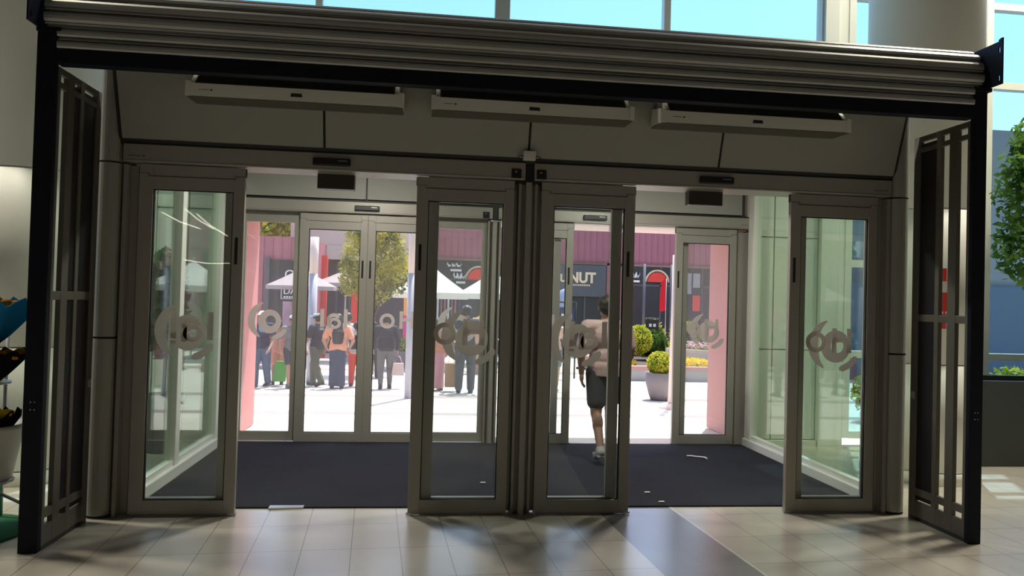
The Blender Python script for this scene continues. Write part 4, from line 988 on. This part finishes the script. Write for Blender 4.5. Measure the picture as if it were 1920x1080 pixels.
t6, L6 = person(-1.36, 9.42, 1.31, -.1, 'person in bright red trousers with a black backpack', C('white_tee', (.65, .6, .58)), C('red_trousers', (.72, .06, .03)), SK, HB, 'short', 'short', 'long', .05, .05)
bp = MB(); bp.rbox(-.13, .13, -.27, -.11, 1.02, 1.40, .04); bp.v = [L6(p) for p in bp.v]
tag(bp.obj('backpack', C('black_pack', (.02, .02, .022))), 'black backpack on the person in red trousers', 'backpack')
t7, L7 = person(-.75, 9.04, 1.48, .12, 'person in black top and grey leggings walking away, seen through the shut door', C('black_top', (.02, .02, .026)), C('grey_leggings', (.13, .125, .13)), SK, HB, 'short', 'long', 'tight', .30, .25)
bg_ = MB(); hp = L7((.27, .02, .74)); bg_.prism([(hp[0]-.13, hp[2]-.36), (hp[0]+.12, hp[2]-.36), (hp[0]+.10, hp[2]-.12), (hp[0]-.10, hp[2]-.12)], hp[1]-.05, hp[1]+.05)
tb = thing('handbag', (hp[0], hp[1], hp[2]-.36), 'pale pink handbag carried by the person in grey leggings', 'bag'); bg_.obj('body', C('pale_bag', (.62, .48, .48)), tb)
MB().tube([(hp[0]-.08, hp[1], hp[2]-.13), (hp[0]-.02, hp[1], hp[2]+.02), (hp[0]+.02, hp[1], hp[2]+.02), (hp[0]+.08, hp[1], hp[2]-.13)], .008, 6).obj('handle', M['pinkfl'], tb)
t8, L8 = person(-1.12, 11.2, 1.28, .2, 'person in dark clothes farther back beside the door edge', C('dark_coat', (.03, .03, .04)), C('dark_trousers', (.03, .03, .035)), SK, HB, 'short', 'long', 'long', .1, .1)
t9, L9 = person(.80, 8.48, 1.69, -.15, 'tall person in dark shirt, dark trousers and cap, seen through the second door', C('dark_shirt', (.035, .04, .05)), C('slate_trousers', (.045, .05, .06)), SKT, HB, 'short', 'short', 'long', .25, .2, capm=C('grey_cap', (.16, .17, .18)), relb=.4)
tp = thing('paper_bag', (.56, 8.7, gz(8.7)), 'brown paper carrier bag beside the tall person', 'bag')
MB().rbox(.42, .66, 8.62, 8.80, .02, .48, .01).obj('body', mat('kraft_paper', (.42, .24, .12), .8), tp)
MB().tube([(.48, 8.71, .47), (.50, 8.71, .60), (.58, 8.71, .60), (.60, 8.71, .47)], .006, 6).obj('handle', mat('kraft_cord', (.3, .18, .1), .8), tp)
t10, L10 = person(.26, 8.9, 1.42, .3, 'person in pink skirt with orange wrap left of the tall person', C('orange_wrap', (.62, .25, .14)), C('pink_skirt', (.62, .28, .36)), SK, HBR, 'short', 'short', 'skirt', 0, .1)
t11, L11 = person(2.62, 9.1, 1.55, PI, 'person in peach top and grey shorts seen past the third door', C('peach_top', (.66, .45, .36)), C('grey_shorts', (.16, .19, .19)), SK, HBR, 'short', 'short', 'short', .15, .1, M['signwhite'], facing_eyes=True)
t12, L12 = person(-2.92, 9.55, 1.30, .2, 'person in a salmon dress behind the person in the white cap', C('salmon_dress', (.70, .26, .20)), C('salmon_skirt', (.70, .26, .20)), SK, HBR, 'short', 'short', 'short', .1, .1)
tg = thing('shopping_bag', (-2.82, 9.2, 0), 'bright green shopping bag between the two capped people', 'bag')
MB().prism([(-2.94, .02), (-2.70, .02), (-2.66, .42), (-2.88, .42)], 9.15, 9.25).obj('body', mat('green_bag', (.08, .40, .06), .6), tg)
MB().tube([(-2.84, 9.2, .41), (-2.82, 9.2, .56), (-2.74, 9.2, .56), (-2.71, 9.2, .41)], .008, 6).obj('handle', mat('green_cord', (.05, .3, .05), .6), tg)
# smaller things farther back on the plaza
t = thing('street_banner', (-.46, 15.2, gz(15.2)), 'tall narrow banner, orange above and magenta below, beside the white pole', 'banner')
MB().tube([(-.46, 15.2, gz(15.2)), (-.46, 15.2, 2.0)], .02, 8).obj('pole', M['metal'], t)
MB().box(-.60, -.44, 15.17, 15.185, 1.25, 1.98).obj('orange_panel', mat('orange_print', (.75, .33, .08), .7), t)
MB().box(-.60, -.44, 15.17, 15.185, .45, 1.25).obj('magenta_panel', mat('magenta_print', (.62, .04, .22), .7), t)
shop = [o for o in COL.objects if o.name == 'shop_building'][0]
for i in range(7):
    MB().box(.30+i*.13, .36+i*.13, 21.86, 21.90, G+.2, 1.95).obj('hanging_strip', (M['brick'], M['signwhite'], M['maroon'])[i % 3], shop)
tag(MB().rbox(1.22, 1.62, 12.9, 13.3, gz(13), 1.28, .02).obj('stone_pillar', mat('peach_stone', (.52, .30, .22), .8, 0, .1, 4)), 'peach stone block standing right of the tall person', 'pillar')
bush(1.85, 18.3, .55, .45, M['leaf'], 1100, .05, 'green bush behind the peach stone block', 91, 1.55)
bush(-3.05, 14.0, .22, .30, M['leaf'], 800, .045, 'green bush behind the person with the pale cap', 92, 1.25)
for k, (x, y, rz) in enumerate(((.55, 14.9, .3), (2.5, 17.0, -.4))):
    l = ('round cafe table under the left white parasol', 'round cafe table under the right white parasol')[k]
    t = thing('cafe_table', (x, y, gz(y)), l, 'table', 'cafe tables under the parasols')
    MB().lathe([(.35, .70), (.35, .73)], (x, y, gz(y)), 28).obj('tabletop', M['signwhite'], t)
    MB().tube([(x, y, gz(y)), (x, y, gz(y)+.70)], .03, 10).lathe([(.22, 0), (.2, .02), (.03, .04)], (x, y, gz(y)), 24).obj('pedestal', M['metal'], t)
